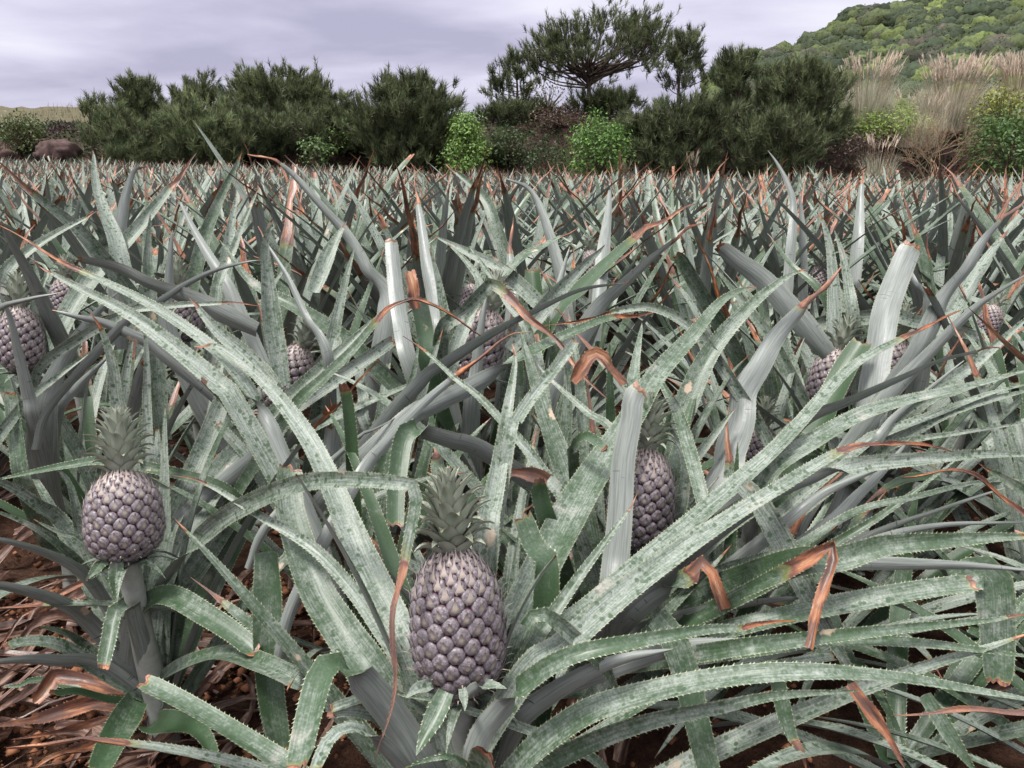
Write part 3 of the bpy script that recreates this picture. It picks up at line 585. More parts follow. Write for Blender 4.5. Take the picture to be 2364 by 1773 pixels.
h12 U 35 1.45 1.5 p 0 .4 907,994 948,886 967,791
h9 LLUUUUUUU 30 1.25 1.45 p .3 .7 636,1008 614,967 554,872 500,812 416,748 325,692 203,634 145,609 72,563 0,518
h9 U 45 1.25 1.35 p .07 .7 542,932 521,903 452,842 380,784 289,719 163,654 87,612
h9 U 43 1.4 1.42 p .03 .6 651,892 640,820 626,741 615,639 611,567 626,502
h9 L 29 1.5 1.6 p .12 .5 759,838 705,730 669,650 637,596 591,524
h9 U 47 1.6 1.65 p 0 .65 752,856 767,784 781,719 800,639 818,574
h9 L 24 1.5 1.6 p .03 .6 289,748 362,701 434,654 506,621 600,598
h9 U 22 1.5 1.5 p .28 .7 289,723 354,710 434,703 535,700 600,703
h9 L 47 1.55 1.6 c .05 .3 445,694 344,657 271,621 188,601
h9 U 33 1.32 1.35 p .1 .75 633,892 575,827 499,759 436,685
h9 U 16 1.33 1.35 p .03 .7 652,902 619,856 562,795
h9 L 40 1.5 1.5 p .05 .1 362,806 315,780 235,744 181,733 118,715
h9 U 35 1.45 1.5 c .02 .6 614,1035 581,994 535,929 486,891
h9 U 30 1.42 1.45 c .02 .5 581,1070 549,1029 500,978
h9 U 40 1.9 2.2 p .22 .6 145,748 224,625 289,560 344,495 398,426 456,354
h9 U 43 2.0 2.1 p .03 .8 275,603 264,553 235,477 219,415 216,348
h9 L 43 2.2 2.3 p .1 .3 278,553 286,487 300,422 315,390 342,381
h9 U 42 2.0 2.1 p .03 .7 506,675 521,603 532,531 546,448
h9 L 29 1.9 2.0 p .08 .5 532,675 499,618 452,538 407,448
h9 L 42 1.85 2.2 p .18 .5 894,719 843,618 800,545 741,477 669,397 622,368 570,354
h9 U 34 1.8 1.9 p .05 .6 499,712 542,567 597,433
h9 U 33 1.7 1.8 p .08 .6 723,675 759,585 800,513
h9 U 36 1.7 1.75 p 0 .4 687,712 579,650 506,553
h9 L 54 1.7 1.7 p 0 .4 398,784 391,657 398,531
h9 U 40 1.7 1.7 p 0 .6 344,675 340,585 347,495
h7 L 42 1.5 1.4 p .02 .5 76,965 69,929 43,820 22,730 -7,668
h7 L 65 1.55 1.65 p 0 .4 101,965 145,838 203,748 271,675
h7 U 36 1.9 1.75 p .4 .6 203,553 156,509 90,458 36,411 -11,368
h7 U 34 1.65 1.75 p .12 .65 4,657 36,603 119,545 231,487
h7 L 47 1.6 1.5 p .1 .5 65,632 29,567 0,506
h7 U 45 1.5 1.5 c .03 .4 59,1114 40,1007 27,905
h7 U 54 1.7 1.75 p .05 .5 83,748 87,675 80,603
h7 U 25 1.5 1.6 p 0 .5 43,947 127,874 224,802
h7 L 22 1.4 1.4 p .05 .3 -22,726 54,694 145,675
h7 U 25 1.75 1.8 p .2 .5 90,712 108,625 65,596
h7 L 43 1.6 1.6 p 0 .3 127,965 181,892 253,820
h6 L 22 2.6 2.7 p 0 .5 1826,574 1832,477 1817,422 1795,379 1772,347
h6 L 25 2.7 2.7 p .03 .5 1853,574 1850,495 1844,440
h6 L 29 2.6 2.7 p .2 .4 1980,553 1985,477 1991,393
h9 U 29 2.4 2.5 p .1 .4 470,553 514,444 561,350
h12 L 29 2.4 2.6 p .02 .4 1393,581 1404,495 1409,419
h12 L 29 2.4 2.6 p .02 .4 1270,553 1227,444 1165,411
h12 U 31 2.4 2.5 p .15 .5 1147,524 1115,451 1031,379"""
hero = {}; hero_axis = {}
for q, (nm, (fx, fy, fd, fw, cx, cy, off, label)) in enumerate(HERO.items()):
    rad = fw*0.5*fd/FP; Fc = unproj(fx, fy, fd); Cc = unproj(cx, cy, fd+(0.0 if nm != 'h2' else 0.02))
    ax = Cc-Fc; ax[1] += 0.02; ax = nrm(np.array((ax[0], ax[1]*0.5, max(ax[2], 0.05)))); H = rad*2*(1.52 if nm in ('h1',) else 1.18 if nm == 'h2' else 1.5)
    foot = Fc-ax*H*0.5; bx, by = foot[0]+off[0], foot[1]+off[1]; bz = float(terrain(bx, by))
    root = ob(PL, None, loc=(bx, by, bz)); tag(root, label, 'pineapple plant', GF); hero[nm] = root; hero_axis[nm] = np.array((bx, by, bz))
    o3 = np.array((bx, by, bz))
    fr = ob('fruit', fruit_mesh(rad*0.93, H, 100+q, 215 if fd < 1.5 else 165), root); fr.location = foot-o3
    fr.rotation_mode = 'QUATERNION'; fr.rotation_quaternion = Vector(ax).to_track_quat('Z', 'Y')
    ch = np.linalg.norm(Cc-Fc)-H*0.5; ch = max(ch*2.1, rad*1.8)
    cr = ob('crown', crown_mesh(ch, rad*1.75, 7+q, 60 if q < 3 else 38), fr, (0, 0, H*0.935))
    sp = catmull([(0, 0, 0.02), (bx*0, 0, 0.1), *( [tuple((foot-o3)*0.6), tuple(foot-o3+ax*0.012)] )], 20)
    st = ob('stalk', stalk_mesh(sp, 0.026, 0.016 if fd < 1.5 else 0.013, q), root)
    ba = Acc(); rs = np.random.default_rng(50+q)                # small bracts that hang under the fruit
    for k in range(9):
        az = k*2.4+rs.uniform(-.3, .3); rd = np.array((math.cos(az), math.sin(az), 0)); ln = rs.uniform(0.05, 0.085); t = np.linspace(0, 1, 9)
        P = (foot-o3)+ax*(-0.004)+rd*(0.012+t[:, None]*ln)+np.array((0, 0, 1))*(0.012*np.sin(t*2.2)-0.05*t**2*rs.uniform(0, 1.3))[:, None]
        ba.add(leaf_geo(P, np.tile((0, 0, 1.), (9, 1)), 0.017*np.clip(1-t**1.6, .03, 1), 0*t, 0.6, 0.4, 0.001, 5, 0.006 if fd < 1.5 else 0, True, q*50+k))
    ob('bracts', ba.mesh('bracts', M_LEAF, 'lv'), root)
# short leaf cluster under each fruit is a part; now the traced leaves
FR = []
def blocks(Vw):
    v = np.asarray(Vw)-CAM; d = np.maximum(v@FWD, 1e-3); px = 1182+FP*v[:, 0]/d; py = 886.5-FP*(v@UPC)/d
    for (fx, fy, fd, w, cx, cy) in FR:
        m = d < fd-0.02
        if np.any(m & (np.abs(px-fx) < w*0.52) & (np.abs(py-fy) < w*0.75)): return True
        if np.any(m & (np.abs(px-cx) < w*0.36) & (np.abs(py-cy) < w*0.5)): return True
    return False
for nm in ('h1', 'h2', 'h3', 'h5', 'h6', 'h9', 'h12'): FR.append(HERO[nm][:6])
def add_leaf(root, geo):
    o3 = np.array(root.location); geo['V'] = geo['V']-o3
    a = Acc(); a.add(geo); return ob('leaf', a.mesh('leaf', M_LEAF, 'lv'), root)
for li, ln in enumerate(LEAVES.split('\n')):
    t = ln.split(); nm, sides, wpx, d0, d1, typ, br, tone = t[:8]; free = nm.endswith('~'); nm = nm.rstrip('~')
    C = [tuple(map(float, p.split(','))) for p in t[8:]]; n = len(C); px = np.array(C)
    arc = np.concatenate([[0], np.cumsum(np.linalg.norm(np.diff(px, axis=0), axis=1))]); arc /= arc[-1]
    ds = [float(v) for v in d0.split('/')]+[float(d1)]; dep = np.interp(arc, np.linspace(0, 1, len(ds)), ds)
    sd = np.array([1.0 if c == 'U' else -1.0 for c in (sides if len(sides) == n else sides+sides[-1]*(n-len(sides)))]) if len(sides) > 1 else np.full(n, 1.0 if sides == 'U' else -1.0)
    P3 = np.array([unproj(x, y, d) for (x, y), d in zip(C, dep)])
    base = hero_axis[nm]+np.array((0, 0, 0.10)); v = P3[0]-base; L0 = np.linalg.norm(v); tg = nrm(P3[1]-P3[0])
    if L0 > 0.06 and not free:
        if L0 < 0.62 and nrm(v)@tg > 0.25: pre = base+v*0.12
        else: pre = P3[0]-tg*0.22+np.array((0, 0.02, -0.12))
        if L0 > 0.25: mid = pre*0.5+(P3[0]-tg*min(0.12, L0*0.4))*0.5; add_p = [pre, mid]
        else: add_p = [pre]
        chain = np.array(add_p+[P3[0]]); dense = np.concatenate([chain[i]+(chain[i+1]-chain[i])*np.linspace(0, 0.85, 8)[:, None] for i in range(len(chain)-1)])
        if blocks(dense):
            e1 = P3[0]-tg*0.14+np.array((0, 0.02, -0.02)); e2 = P3[0]-tg*0.30+np.array((0, 0.06, -0.10)); add_p = [e2, e1] if not blocks(np.linspace(e2, P3[0], 10)[:9]) else ([e1] if not blocks(np.linspace(e1, P3[0], 8)[:7]) else [])
        if add_p: P3 = np.concatenate([np.array(add_p), P3]); sd = np.concatenate([[sd[0]]*len(add_p), sd])
    wm = float(wpx)*np.mean(dep)/FP*1.04
    frac_tr = np.sum(np.linalg.norm(np.diff(P3[-n:], axis=0), axis=1))/np.sum(np.linalg.norm(np.diff(P3, axis=0), axis=1))
    D = catmull(np.concatenate([P3, sd[:, None]], 1), 0); length = np.sum(np.linalg.norm(np.diff(D[:, :3], axis=0), axis=1))
    N_ = int(np.clip(length/0.016, 14, 70)); D, tot = resample(D, N_)
    P = D[:, :3]; s_ = np.clip(D[:, 3:4], -1, 1); view = nrm(CAM-P); tt = np.linspace(0, 1, N_); rs = np.random.default_rng(900+li)
    roll = rs.uniform(-0.35, 0.35)+0.25*np.sin(tt*rs.uniform(2, 5)+rs.uniform(0, 6))
    T = nrm(np.gradient(P, axis=0)); N = view*0.85*s_+np.array((0, 0, 0.42)); N = nrm(N-T*np.sum(N*T, 1, keepdims=True))
    N = N*np.cos(roll)[:, None]+np.cross(T, N)*np.sin(roll)[:, None]
    br = float(br)*(1.0 if float(br) >= 0.9 else frac_tr)*(0.35 if typ == 'c' and float(br) < 0.1 else 1.0); dry = dry_profile(tt, br)
    Wd = wm*width_profile(tt, typ)*(1-0.22*sm(dry, .3, 1)*(br < 0.9))
    tr = np.where(s_[:, 0] > 0, 0.36, 0.20)+0.38*sm(dry, 0.3, 1.0)*(br > 0.08)
    add_leaf(hero[nm], leaf_geo(P, N, Wd, dry, float(tone), tr, 0.0018, 7, 0.0068 if np.min(dep) < 1.5 else 0.008, True, li, 0.2 if typ == 'c' else 0, 0.0019))

# ------------------------------------------------------------------ further plants of the field
def rosette(seed, n_leaf=28, scale=1.0, nseg=16, nu=5, tooth=0.0, closed=True, inc_max=78, wk=1.0, tn=0.55, dr=1.2, inc0=12):
    """list of strap-leaf geometries of one plant standing at the origin"""
    rs = np.random.default_rng(seed); out = []; GA = 2.39996
    for k in range(n_leaf):
        f = k/(n_leaf-1); az = k*GA+rs.uniform(-0.3, 0.3); inc = math.radians(inc0+(inc_max-inc0)*(1-f)**1.0+rs.uniform(-9, 9)); L = scale*rs.uniform(0.76, 1.12)*(0.98-0.32*f**3)
        droop = rs.uniform(0.02, dr)*(1.3-f*0.8); rd = np.array((math.cos(az), math.sin(az), 0)); sw = np.array((-rd[1], rd[0], 0))*rs.uniform(-0.35, 0.35)
        p = np.array((0, 0, 0.06+0.14*f))*scale+rd*0.02; P = [p]; a = inc*0.7
        for q in range(nseg-1):
            a2 = a+droop*(q/(nseg-1))**1.8; p = p+nrm(rd*math.sin(a2)+np.array((0, 0, 1))*math.cos(a2)+sw*(q/nseg))*L/(nseg-1); P.append(p)
        P = np.array(P); t = np.linspace(0, 1, nseg); T = nrm(np.gradient(P, axis=0)); sidev = np.array((-rd[1], rd[0], 0)); N = np.cross(sidev[None], T); N = N*np.sign(N[:, 2:3]+1e-6); N = np.where((N@-rd)[:, None] < -0.7, -N, N)
        rl = rs.uniform(-0.5, 0.5)*t[:, None]; N = N*np.cos(rl)+np.cross(T, N)*np.sin(rl)
        br = rs.choice([0.0, 0.05, 0.12, 0.22, 0.36], p=[.32, .30, .20, .13, .05]); typ = 'c' if rs.random() < 0.10 else 'p'
        dry = dry_profile(t, br); Wd = wk*scale*rs.uniform(0.040, 0.053)*width_profile(t, typ)*(1-0.3*sm(dry, .5, 1))
        out.append(leaf_geo(P, N, Wd, dry, float(np.clip(rs.normal(tn, 0.27), 0, 1)), 0.28, 0.0018, nu, tooth, closed, seed*77+k, 0.25 if typ == 'c' else 0))
    return out
protos = []
for v in range(6):
    pr = [(lambda a: a.mesh('leaf', M_LEAF, 'lv'))(a) for a in (lambda gs: [(x.add(g), x)[1] for g in gs for x in (Acc(),)])(rosette(300+v, 27, 1.12, 18, 5, 0.009, True, 84, 1.05, 0.60, 0.85, 24))]
    protos.append(pr)
shorts = []
for v in range(4):
    pr = []
    for g in rosette(340+v, 26, 0.76, 14, 5, 0.009, True, 84, 1.2):
        a = Acc(); a.add(g); pr.append(a.mesh('leaf', M_LEAF, 'lv'))
    shorts.append(pr)
mids = []
for v in range(10):
    a = Acc()
    for g in rosette(400+v, 25, 1.08, 13, 5, 0, False, 84, 1.18, 0.66, 0.85, 25): a.add(g)
    mids.append(a.mesh('rosette', M_LEAF, 'lv'))
fars = []
for v in range(12):
    fars.append(rosette(500+v, 19, 1.04, 8, 3, 0, False, 84, 1.35, 0.74, 0.85, 25))
# leafy plants without fruit that fill the ground close to the camera
for q, (x, y, sc, im, lab) in enumerate((
  (0.62, 1.02, 0.72, 86, 'low wide-spreading pineapple plant at the bottom right, its leaves sweeping out of the frame'),
  (1.02, 1.28, 0.80, 84, 'pineapple plant at the right edge with grey leaves arching over dark soil'),
  (0.34, 1.16, 0.66, 80, 'pineapple plant wedged right behind the large foreground fruit'),
  (0.95, 0.86, 0.62, 88, 'pineapple plant in the bottom right corner under the long arching leaf'),
  (0.82, 1.62, 0.85, 80, 'pineapple plant with a fan of pale leaves leaning right, behind the brown folded leaf'),
  (-0.28, 1.30, 0.70, 80, 'pineapple plant in shade between the squat fruit and the large foreground fruit'),
  (-0.92, 1.62, 0.72, 80, 'pineapple plant behind the squat fruit at the left edge, deep in shade'),
  (0.00, 1.62, 0.74, 78, 'pineapple plant in the gap behind the large foreground fruit and its crown'),
  (-0.02, 1.02, 0.58, 84, 'low dark leaf cluster of a pineapple plant just left of the large foreground fruit'),
  (1.22, 1.00, 0.60, 88, 'low pineapple plant half outside the frame at the right edge, below the arching leaves'),
  (0.66, 1.36, 0.62, 86, 'low pineapple plant in deep shade under the brown folded leaf'),
  (1.28, 1.75, 0.85, 80, 'pineapple plant at the right edge behind the fan of pale leaves'))):
    root = ob(PL, None, loc=(x, y, float(terrain(x, y)))); tag(root, lab, 'pineapple plant', 'leafy pineapple plants close to the camera'); root.rotation_euler[2] = q*1.3; rs = np.random.default_rng(800+q)
    for g in rosette(820+q, 52 if q in (0, 3, 9, 10) else 30, sc, 16, 7, 0.0085, True, im, 1.0, 0.5, 0.9, 45 if q in (0, 3, 9, 10) else 12):
        v = g['V']; cz, sz = math.cos(q*1.3), math.sin(q*1.3); wx = x+v[:, 0]*cz-v[:, 1]*sz; wy = y+v[:, 0]*sz+v[:, 1]*cz
        if np.min(wy) < 0.55 and np.max(v[:, 2]) > 0.30: continue
        if wy.mean() < y-0.05 and np.max(v[:, 2]) > 0.42: continue
        if blocks(np.stack([wx, wy, v[:, 2]], 1)) or (q == 8 and np.min(wx) < -0.33) or (q in (0, 3, 9, 10) and np.max(v[:, 2]) > 0.36): continue
        a = Acc(); a.add(g); ob('leaf', a.mesh('leaf', M_LEAF, 'lv'), root)
NEAR_XY = [(0.62, 1.02), (1.02, 1.28), (0.34, 1.16), (0.95, 0.86), (0.82, 1.62), (-0.28, 1.3), (-0.92, 1.62), (0, 1.62), (1.28, 1.75), (1.22, 1.0), (0.66, 1.36)]
LB = ['grey-green pineapple plant without visible fruit, standing among the fruiting plants', 'grey-green pineapple plant with rust-brown leaf tips in the rows just behind the fruiting plants', 'small-looking pineapple plant far out in the field']
GB = ['leafy pineapple plants between the fruiting ones', 'pineapple plants in the middle rows', 'pineapple plants in the far rows']
spots = []; y = 1.45; row = 0
while y < 30.6:
    dx = 0.56; off = R.random()*dx; xm = 0.72*y+1.2
    for k in range(int(2*xm/dx)+2):
        x = -xm+k*dx+off+R.uniform(-0.13, 0.13); spots.append((x, y+R.uniform(-0.16, 0.16)))
    y += 0.63; row += 1
hb = np.array([a[:2] for a in hero_axis.values()]+NEAR_XY)
fr_lines = [unproj(*v[:3]) for v in FR]
inst = []
for x, y in spots:
    if np.min(np.hypot(hb[:, 0]-x, hb[:, 1]-y)) < 0.26: continue
    if y < 3.0:
        bad = False
        for F in fr_lines:
            if F[1]-1.2 < y < F[1]+0.05 and abs(x-F[0]*y/F[1]) < 0.22: bad = True
        if bad: continue
    inst.append((x, y))
inst.sort(key=lambda p: p[1])
N_THING = 282; stuff = Acc(); cnt = 0; nthing = 0
for x, y in inst:
    z = float(terrain(x, y)); inside = abs(x) < 0.68*y+0.25; rz = R.uniform(0, 6.283); sc = R.uniform(0.88, 1.07)
    if inside and nthing < N_THING:
        nthing += 1
        if y < 4.6:
            root = ob(PL, None, loc=(x, y, z)); root.rotation_euler = (R.uniform(-.06, .06), R.uniform(-.06, .06), rz); root.scale = (sc,)*3
            cz, sz = math.cos(rz)*sc, math.sin(rz)*sc
            for me in R.choice(shorts if y < 2.5 else protos):
                if y < 3.4:
                    v = np.zeros(len(me.vertices)*3, np.float32); me.vertices.foreach_get('co', v); v = v.reshape(-1, 3)
                    if blocks(np.stack([x+v[:, 0]*cz-v[:, 1]*sz, y+v[:, 0]*sz+v[:, 1]*cz, z+v[:, 2]*sc], 1)): continue
                ob('leaf', me, root)
            b_ = 0 if y < 2.7 else 1
        else:
            root = ob(PL, R.choice(mids), loc=(x, y, z)); root.rotation_euler = (R.uniform(-.08, .08), R.uniform(-.08, .08), rz); root.scale = (sc*0.97,)*3
            b_ = 1 if y < 7 else 2
        tag(root, LB[b_], 'pineapple plant', GB[b_])
    else:
        gs = R.choice(fars); c, s = math.cos(rz), math.sin(rz); Rm = np.array(((c, -s, 0), (s, c, 0), (0, 0, 1)))*sc*R.uniform(0.84, 1.10)
        for g in gs: stuff.add(dict(V=g['V']@Rm.T+np.array((x, y, z)), Q=g['Q'], U=g['U'], A=g['A']))
tag(ob('pineapple_field', stuff.mesh('pineapple_field', M_LEAF, 'lv')), kind='stuff', label='distant mass of grey-green pineapple plants reaching back to the bank')
# low filler leaves of the front plants, behind and beside their fruit
for q, nm in enumerate(('h1', 'h2', 'h3')):
    rs = np.random.default_rng(70+q)
    for k, g in enumerate(rosette(640+q, 22, 0.74, 16, 7, 0.0075)):
        o3 = hero_axis[nm]; tipv = g['V'].mean(0)
        if tipv[1] < -0.03 or (nm == 'h2' and tipv[0] < 0 and tipv[1] < 0.12): continue
        g['V'] = g['V']+o3
        if not blocks(g['V']): add_leaf(hero[nm], g)
for nm in list(HERO)[3:]:
    for k, g in enumerate(rosette(hash(nm) % 1000 if False else 660+int(nm[1:]), 18, 0.78, 16, 5, 0.009)):
        if g['V'].mean(0)[1] < 0.0: continue
        g['V'] = g['V']+hero_axis[nm]
        if not blocks(g['V']): add_leaf(hero[nm], g)
# ------------------------------------------------------------------ dead leaves on the soil
def litter():
    a = Acc(); rs = np.random.default_rng(3)
    for k in range(420):
        x = rs.uniform(-1.9, 1.9); y = rs.uniform(0.55, 2.6)
        if k < 130: x = rs.uniform(-1.25, -0.45); y = rs.uniform(0.8, 1.6)
        L = rs.uniform(0.08, 0.4); az = rs.uniform(0, 6.28); n = 8; t = np.linspace(0, 1, n); d = np.array((math.cos(az), math.sin(az), 0)); sdv = np.array((-d[1], d[0], 0))
        P = np.array((x, y, 0.02))+d*(t[:, None]-.5)*L+sdv*(np.sin(t*3)*rs.uniform(-.05, .05))[:, None]+np.array((0, 0, 1))*(0.012+rs.uniform(0, .05)*np.sin(t*math.pi*rs.uniform(.6, 1.6)))[:, None]
        Wd = rs.uniform(0.008, 0.042)*np.clip(1-t**2, .08, 1); N = np.array((0, 0, 1))+sdv*rs.uniform(-.8, .8)
        a.add(leaf_geo(P, np.tile(N, (n, 1)), Wd, np.full(n, 0.95), rs.random(), rs.uniform(.3, 1.0), 0.001, 5, 0, False, 5000+k))
    tag(ob('leaf_litter', a.mesh('leaf_litter', M_LITTER, 'lv')), kind='stuff', label='brown dead leaves lying on the red soil')
litter()
def clods():
    a = Acc(); rs = np.random.default_rng(17); D = nrm(np.array([(1, 0, 0), (-1, 0, 0), (0, 1, 0), (0, -1, 0), (0, 0, 1), (0, 0, -1), (.6, .6, .6), (-.6, .6, .5), (.6, -.6, .5), (-.6, -.6, .6)], float))[:6]
    Tq = np.array([(0, 2, 4), (2, 1, 4), (1, 3, 4), (3, 0, 4), (2, 0, 5), (1, 2, 5), (3, 1, 5), (0, 3, 5)])
    for k in range(5200):
        x, y = rs.uniform(-1.9, 1.9), rs.uniform(0.55, 2.4)
        if k < 2600: x, y = rs.uniform(-1.2, -0.3), rs.uniform(0.75, 1.7)
        r = 0.003+0.013*rs.random()**2.5; V = D*r*rs.uniform(.6, 1.3, (6, 1))*np.array((1, 1, .75))+np.array((x, y, 0.012+r*0.4))
        a.add(dict(V=V, T=Tq, A=np.tile((*(np.array((0.24, 0.105, 0.055))*rs.uniform(.45, 1.6)), 1), (6, 1))))
    tag(ob('soil_crumbs', a.mesh('soil_crumbs', M_ROCK, 'col', False)), kind='stuff', label='loose crumbs of red soil between the plants')
clods()
# ------------------------------------------------------------------ trees
GT = 'pine trees along the bank'
def tufts(acc, pts, dirs, n_need, ln, wd, c0, c1, rs, spread=0.42):
    m = len(pts); f = rs.random((m, 1))**1.4; col = np.array(c0)*(1-f)+np.array(c1)*f
    col = np.repeat(col, n_need, 0)*rs.uniform(0.8, 1.2, (m*n_need, 1))
    d = nrm(np.repeat(nrm(dirs), n_need, 0)+rs.normal(0, spread, (m*n_need, 3)))
    p = np.repeat(pts, n_need, 0)+np.repeat(nrm(dirs), n_need, 0)*rs.uniform(-0.6, 0.45, (m*n_need, 1))*ln
    acc.add(blades(p, d, ln*rs.uniform(0.6, 1.1, m*n_need), wd, col))
def pine(px, Y, ytop, x0, x1, ybot, label, shape='bush', seed=1, n_limb=40, twigs=6, tf=5, tint=1.0, tl=0.32, ybase=None, need=20):
    rs = np.random.default_rng(seed); base = at(px, 380, Y); base[2] = float(terrain(base[0], Y))-0.05
    if ybase: base[2] = at(px, ybase, Y)[2]
    top = at(px, ytop+14, Y)[2]; L = at(x0, 300, Y)[0]; Rr = at(x1, 300, Y)[0]; zb = max(at(px, ybot, Y)[2], base[2]+0.05)
    Ht = top-base[2]; rx = (Rr-L)/2*0.93; cx = (Rr+L)/2-base[0]; ry = rx*0.8
    root = ob('pine_tree', None, loc=base); tag(root, label, 'pine tree', GT)
    tr = Acc(); cr = Acc(); zb -= base[2]
    bend = rs.uniform(-0.06, 0.06, 2)*Ht; axis = lambda f: np.array((cx*0.55*f+bend[0]*math.sin(f*3), bend[1]*math.sin(f*2.4), Ht*0.93*f))
    bark = (0.10, 0.075, 0.06); rt = 0.022*Ht+0.02
    if shape != 'umbrella':
        F = np.linspace(0, 1, 9); tr.add(tube([axis(f) for f in F], rt*(1-F*0.85), 7, bark))
    pts = []; dirs = []
    for k in range(n_limb):
        az = k*2.39996+rs.uniform(-.4, .4); rd = np.array((math.cos(az), math.sin(az)*0.85, 0))
        if shape == 'umbrella':
            el = rs.uniform(0.02, 1)**0.7; r_ = math.sqrt(1-el**2*0.85); end = np.array((cx, 0, zb))+np.array((rd[0]*rx*r_, rd[1]*ry*r_, (Ht-zb)*(0.16+0.84*el)*(1.0-0.10*abs(rd[0])*r_)))*1.0; end = end-np.array((end[0], end[1], 0))*rs.uniform(0, 0.22)-np.array((0, 0, rs.uniform(0, 0.10)*Ht))
            st = axis(rs.uniform(0.33, 0.55)); midp = st*0.5+end*0.5+np.array((rd[0]*rx*.08, 0, -0.05*Ht*rs.random())); lr = rt*0.42
        elif shape == 'cone':
            f = rs.uniform(0.0, 1); wv = (1-f)**0.75; z = zb+(Ht-zb)*f; end = np.array((cx*(0.6+0.4*(1-f)), 0, z+0.10*Ht*wv))+rd*np.array((rx, ry, 0))*(wv*rs.uniform(0.6, 1.0)+0.06)
            st = axis(min(0.95, max(0.05, z/Ht*0.92))); midp = st*0.5+end*0.5+np.array((0, 0, -0.03*Ht)); lr = rt*0.22
        else:
            el = rs.uniform(-0.75, 1); r_ = math.sqrt(max(0.05, 1-el**2)); zc = (Ht+zb)*0.5; rad = rs.uniform(0.72, 1.0)
            end = np.array((cx, 0, zc))+np.array((rd[0]*rx*r_, rd[1]*ry*r_, (Ht-zb)*0.5*el))*rad
            st = axis(min(0.9, max(0.04, (end[2]/Ht)*0.62))); midp = st*0.5+end*0.5+np.array((0, 0, -0.05*Ht*rs.random())); lr = rt*0.25
        limb = catmull([st, midp, end], 0); lr = lr*rs.uniform(0.7, 1.2)
        tr.add(tube(limb[::3], np.linspace(lr, 0.012, len(limb[::3])), 5, bark))
        for w in range(twigs):
            q = rs.uniform(0.72 if shape == 'umbrella' else 0.42, 1.0); b0 = limb[int(q*(len(limb)-1))]; sp_ = 0.10*(rx+Ht*0.5)
            e = b0+rs.normal(0, 1, 3)*np.array((1, 1, 0.55))*sp_+np.array((0, 0, 0.12*sp_)); tr.add(tube([b0, (b0+e)/2+np.array((0, 0, -.02)), e], (0.013, 0.010, 0.007), 3, bark))
            for v in range(tf):
                g = rs.uniform(0.35, 1.05); pts.append(b0+(e-b0)*g+rs.normal(0, 0.07, 3)); dirs.append(nrm(e-b0)*0.45+nrm(end-st)*0.25+np.array((0, 0, 0.85)))
    if shape == 'umbrella':
        F = np.linspace(0, 1, 7); tr.add(tube([axis(f*0.55) for f in F], rt*(1-F*0.5), 8, bark))
    tufts(cr, np.array(pts), np.array(dirs), need, tl, 0.0135, np.array((0.062, 0.082, 0.042))*tint, np.array((0.225, 0.262, 0.125))*tint, rs)
    ob('trunk', tr.mesh('trunk', M_BARK, 'col'), root); ob('crown', cr.mesh('crown', M_NEEDLE, 'col', False), root)
    return root
pine(331, 38, 150, 258, 395, 330, 'rounded dark pine standing up out of the left end of the pine row', 'bush', 21, 44, 6, 5, 0.9, ybase=330)
pine(455, 42, 152, 392, 535, 300, 'bushy pine between the rounded left pine and the spreading flat-topped pine', 'bush', 22, 36, 6, 5, 0.9)
pine(648, 38, 140, 500, 818, 268, 'wide flat-topped pine with open branches fanning from a dark trunk in the left row', 'umbrella', 23, 60, 7, 6, 1.05, ybase=340)
pine(650, 33.5, 235, 500, 830, 410, 'low dark pine filling the gap under the flat-topped pine', 'bush', 33, 40, 6, 5, 0.8)
pine(930, 32.6, 146, 785, 1092, 420, 'dense broad dark pine with foliage down to the field behind the red stump', 'bush', 24, 80, 8, 6, 0.85, need=22)
pine(795, 33.8, 205, 725, 880, 420, 'slim dark pine squeezed between the flat-topped pine and the dense broad pine', 'bush', 71, 34, 6, 5, 0.85)
pine(1130, 34, 300, 1085, 1215, 420, 'small scrubby pine on the dark bank right of the cone-shaped bush', 'bush', 72, 18, 5, 4, 0.8)
pine(1470, 34, 245, 1405, 1560, 420, 'scrubby dark pine right behind the round green bush', 'bush', 73, 30, 6, 5, 0.8)
pine(560, 33, 240, 480, 660, 420, 'low dark pine with dense foliage at the foot of the flat-topped pine', 'bush', 74, 36, 6, 5, 0.85)
pine(228, 32.6, 212, 150, 300, 380, 'sparse young pine with long bare-stemmed upright shoots at the left end', 'cone', 25, 20, 3, 3, 1.1)
pine(300, 32, 226, 205, 420, 400, 'low bushy pine in front of the rounded left pine', 'bush', 26, 36, 6, 5, 1.15)
pine(470, 32, 215, 350, 590, 410, 'low yellow-green bushy pine in front of the flat-topped pine', 'bush', 27, 54, 7, 5, 1.25)
pine(1190, 40, 96, 1098, 1262, 262, 'thin open pine standing just left of the tallest pine', 'cone', 28, 26, 4, 4, 0.95)
pine(1180, 37.5, 225, 1090, 1290, 330, 'small dark pine at the foot of the thin open pine', 'bush', 34, 26, 5, 4, 0.75)
pine(1362, 39, -8, 1180, 1598, 190, 'tallest pine with a forked trunk and broad domed crown against the sky', 'umbrella', 29, 76, 5, 4, 1.0, ybase=290)
pine(1400, 38.2, 195, 1290, 1500, 300, 'low dark pine behind the forked trunk of the tallest pine', 'bush', 38, 26, 6, 5, 0.8)
pine(1562, 40, 52, 1492, 1648, 215, 'slender upright pine just right of the tallest pine', 'cone', 30, 30, 4, 4, 0.95)
pine(1680, 34.5, 98, 1600, 1770, 330, 'pointed pine below the foot of the wooded hill', 'cone', 31, 40, 5, 5, 0.95)
pine(1835, 33.6, 104, 1712, 1965, 350, 'thick pine with upright brush-like shoots next to the tall dry grass', 'bush', 32, 64, 7, 6, 0.95)
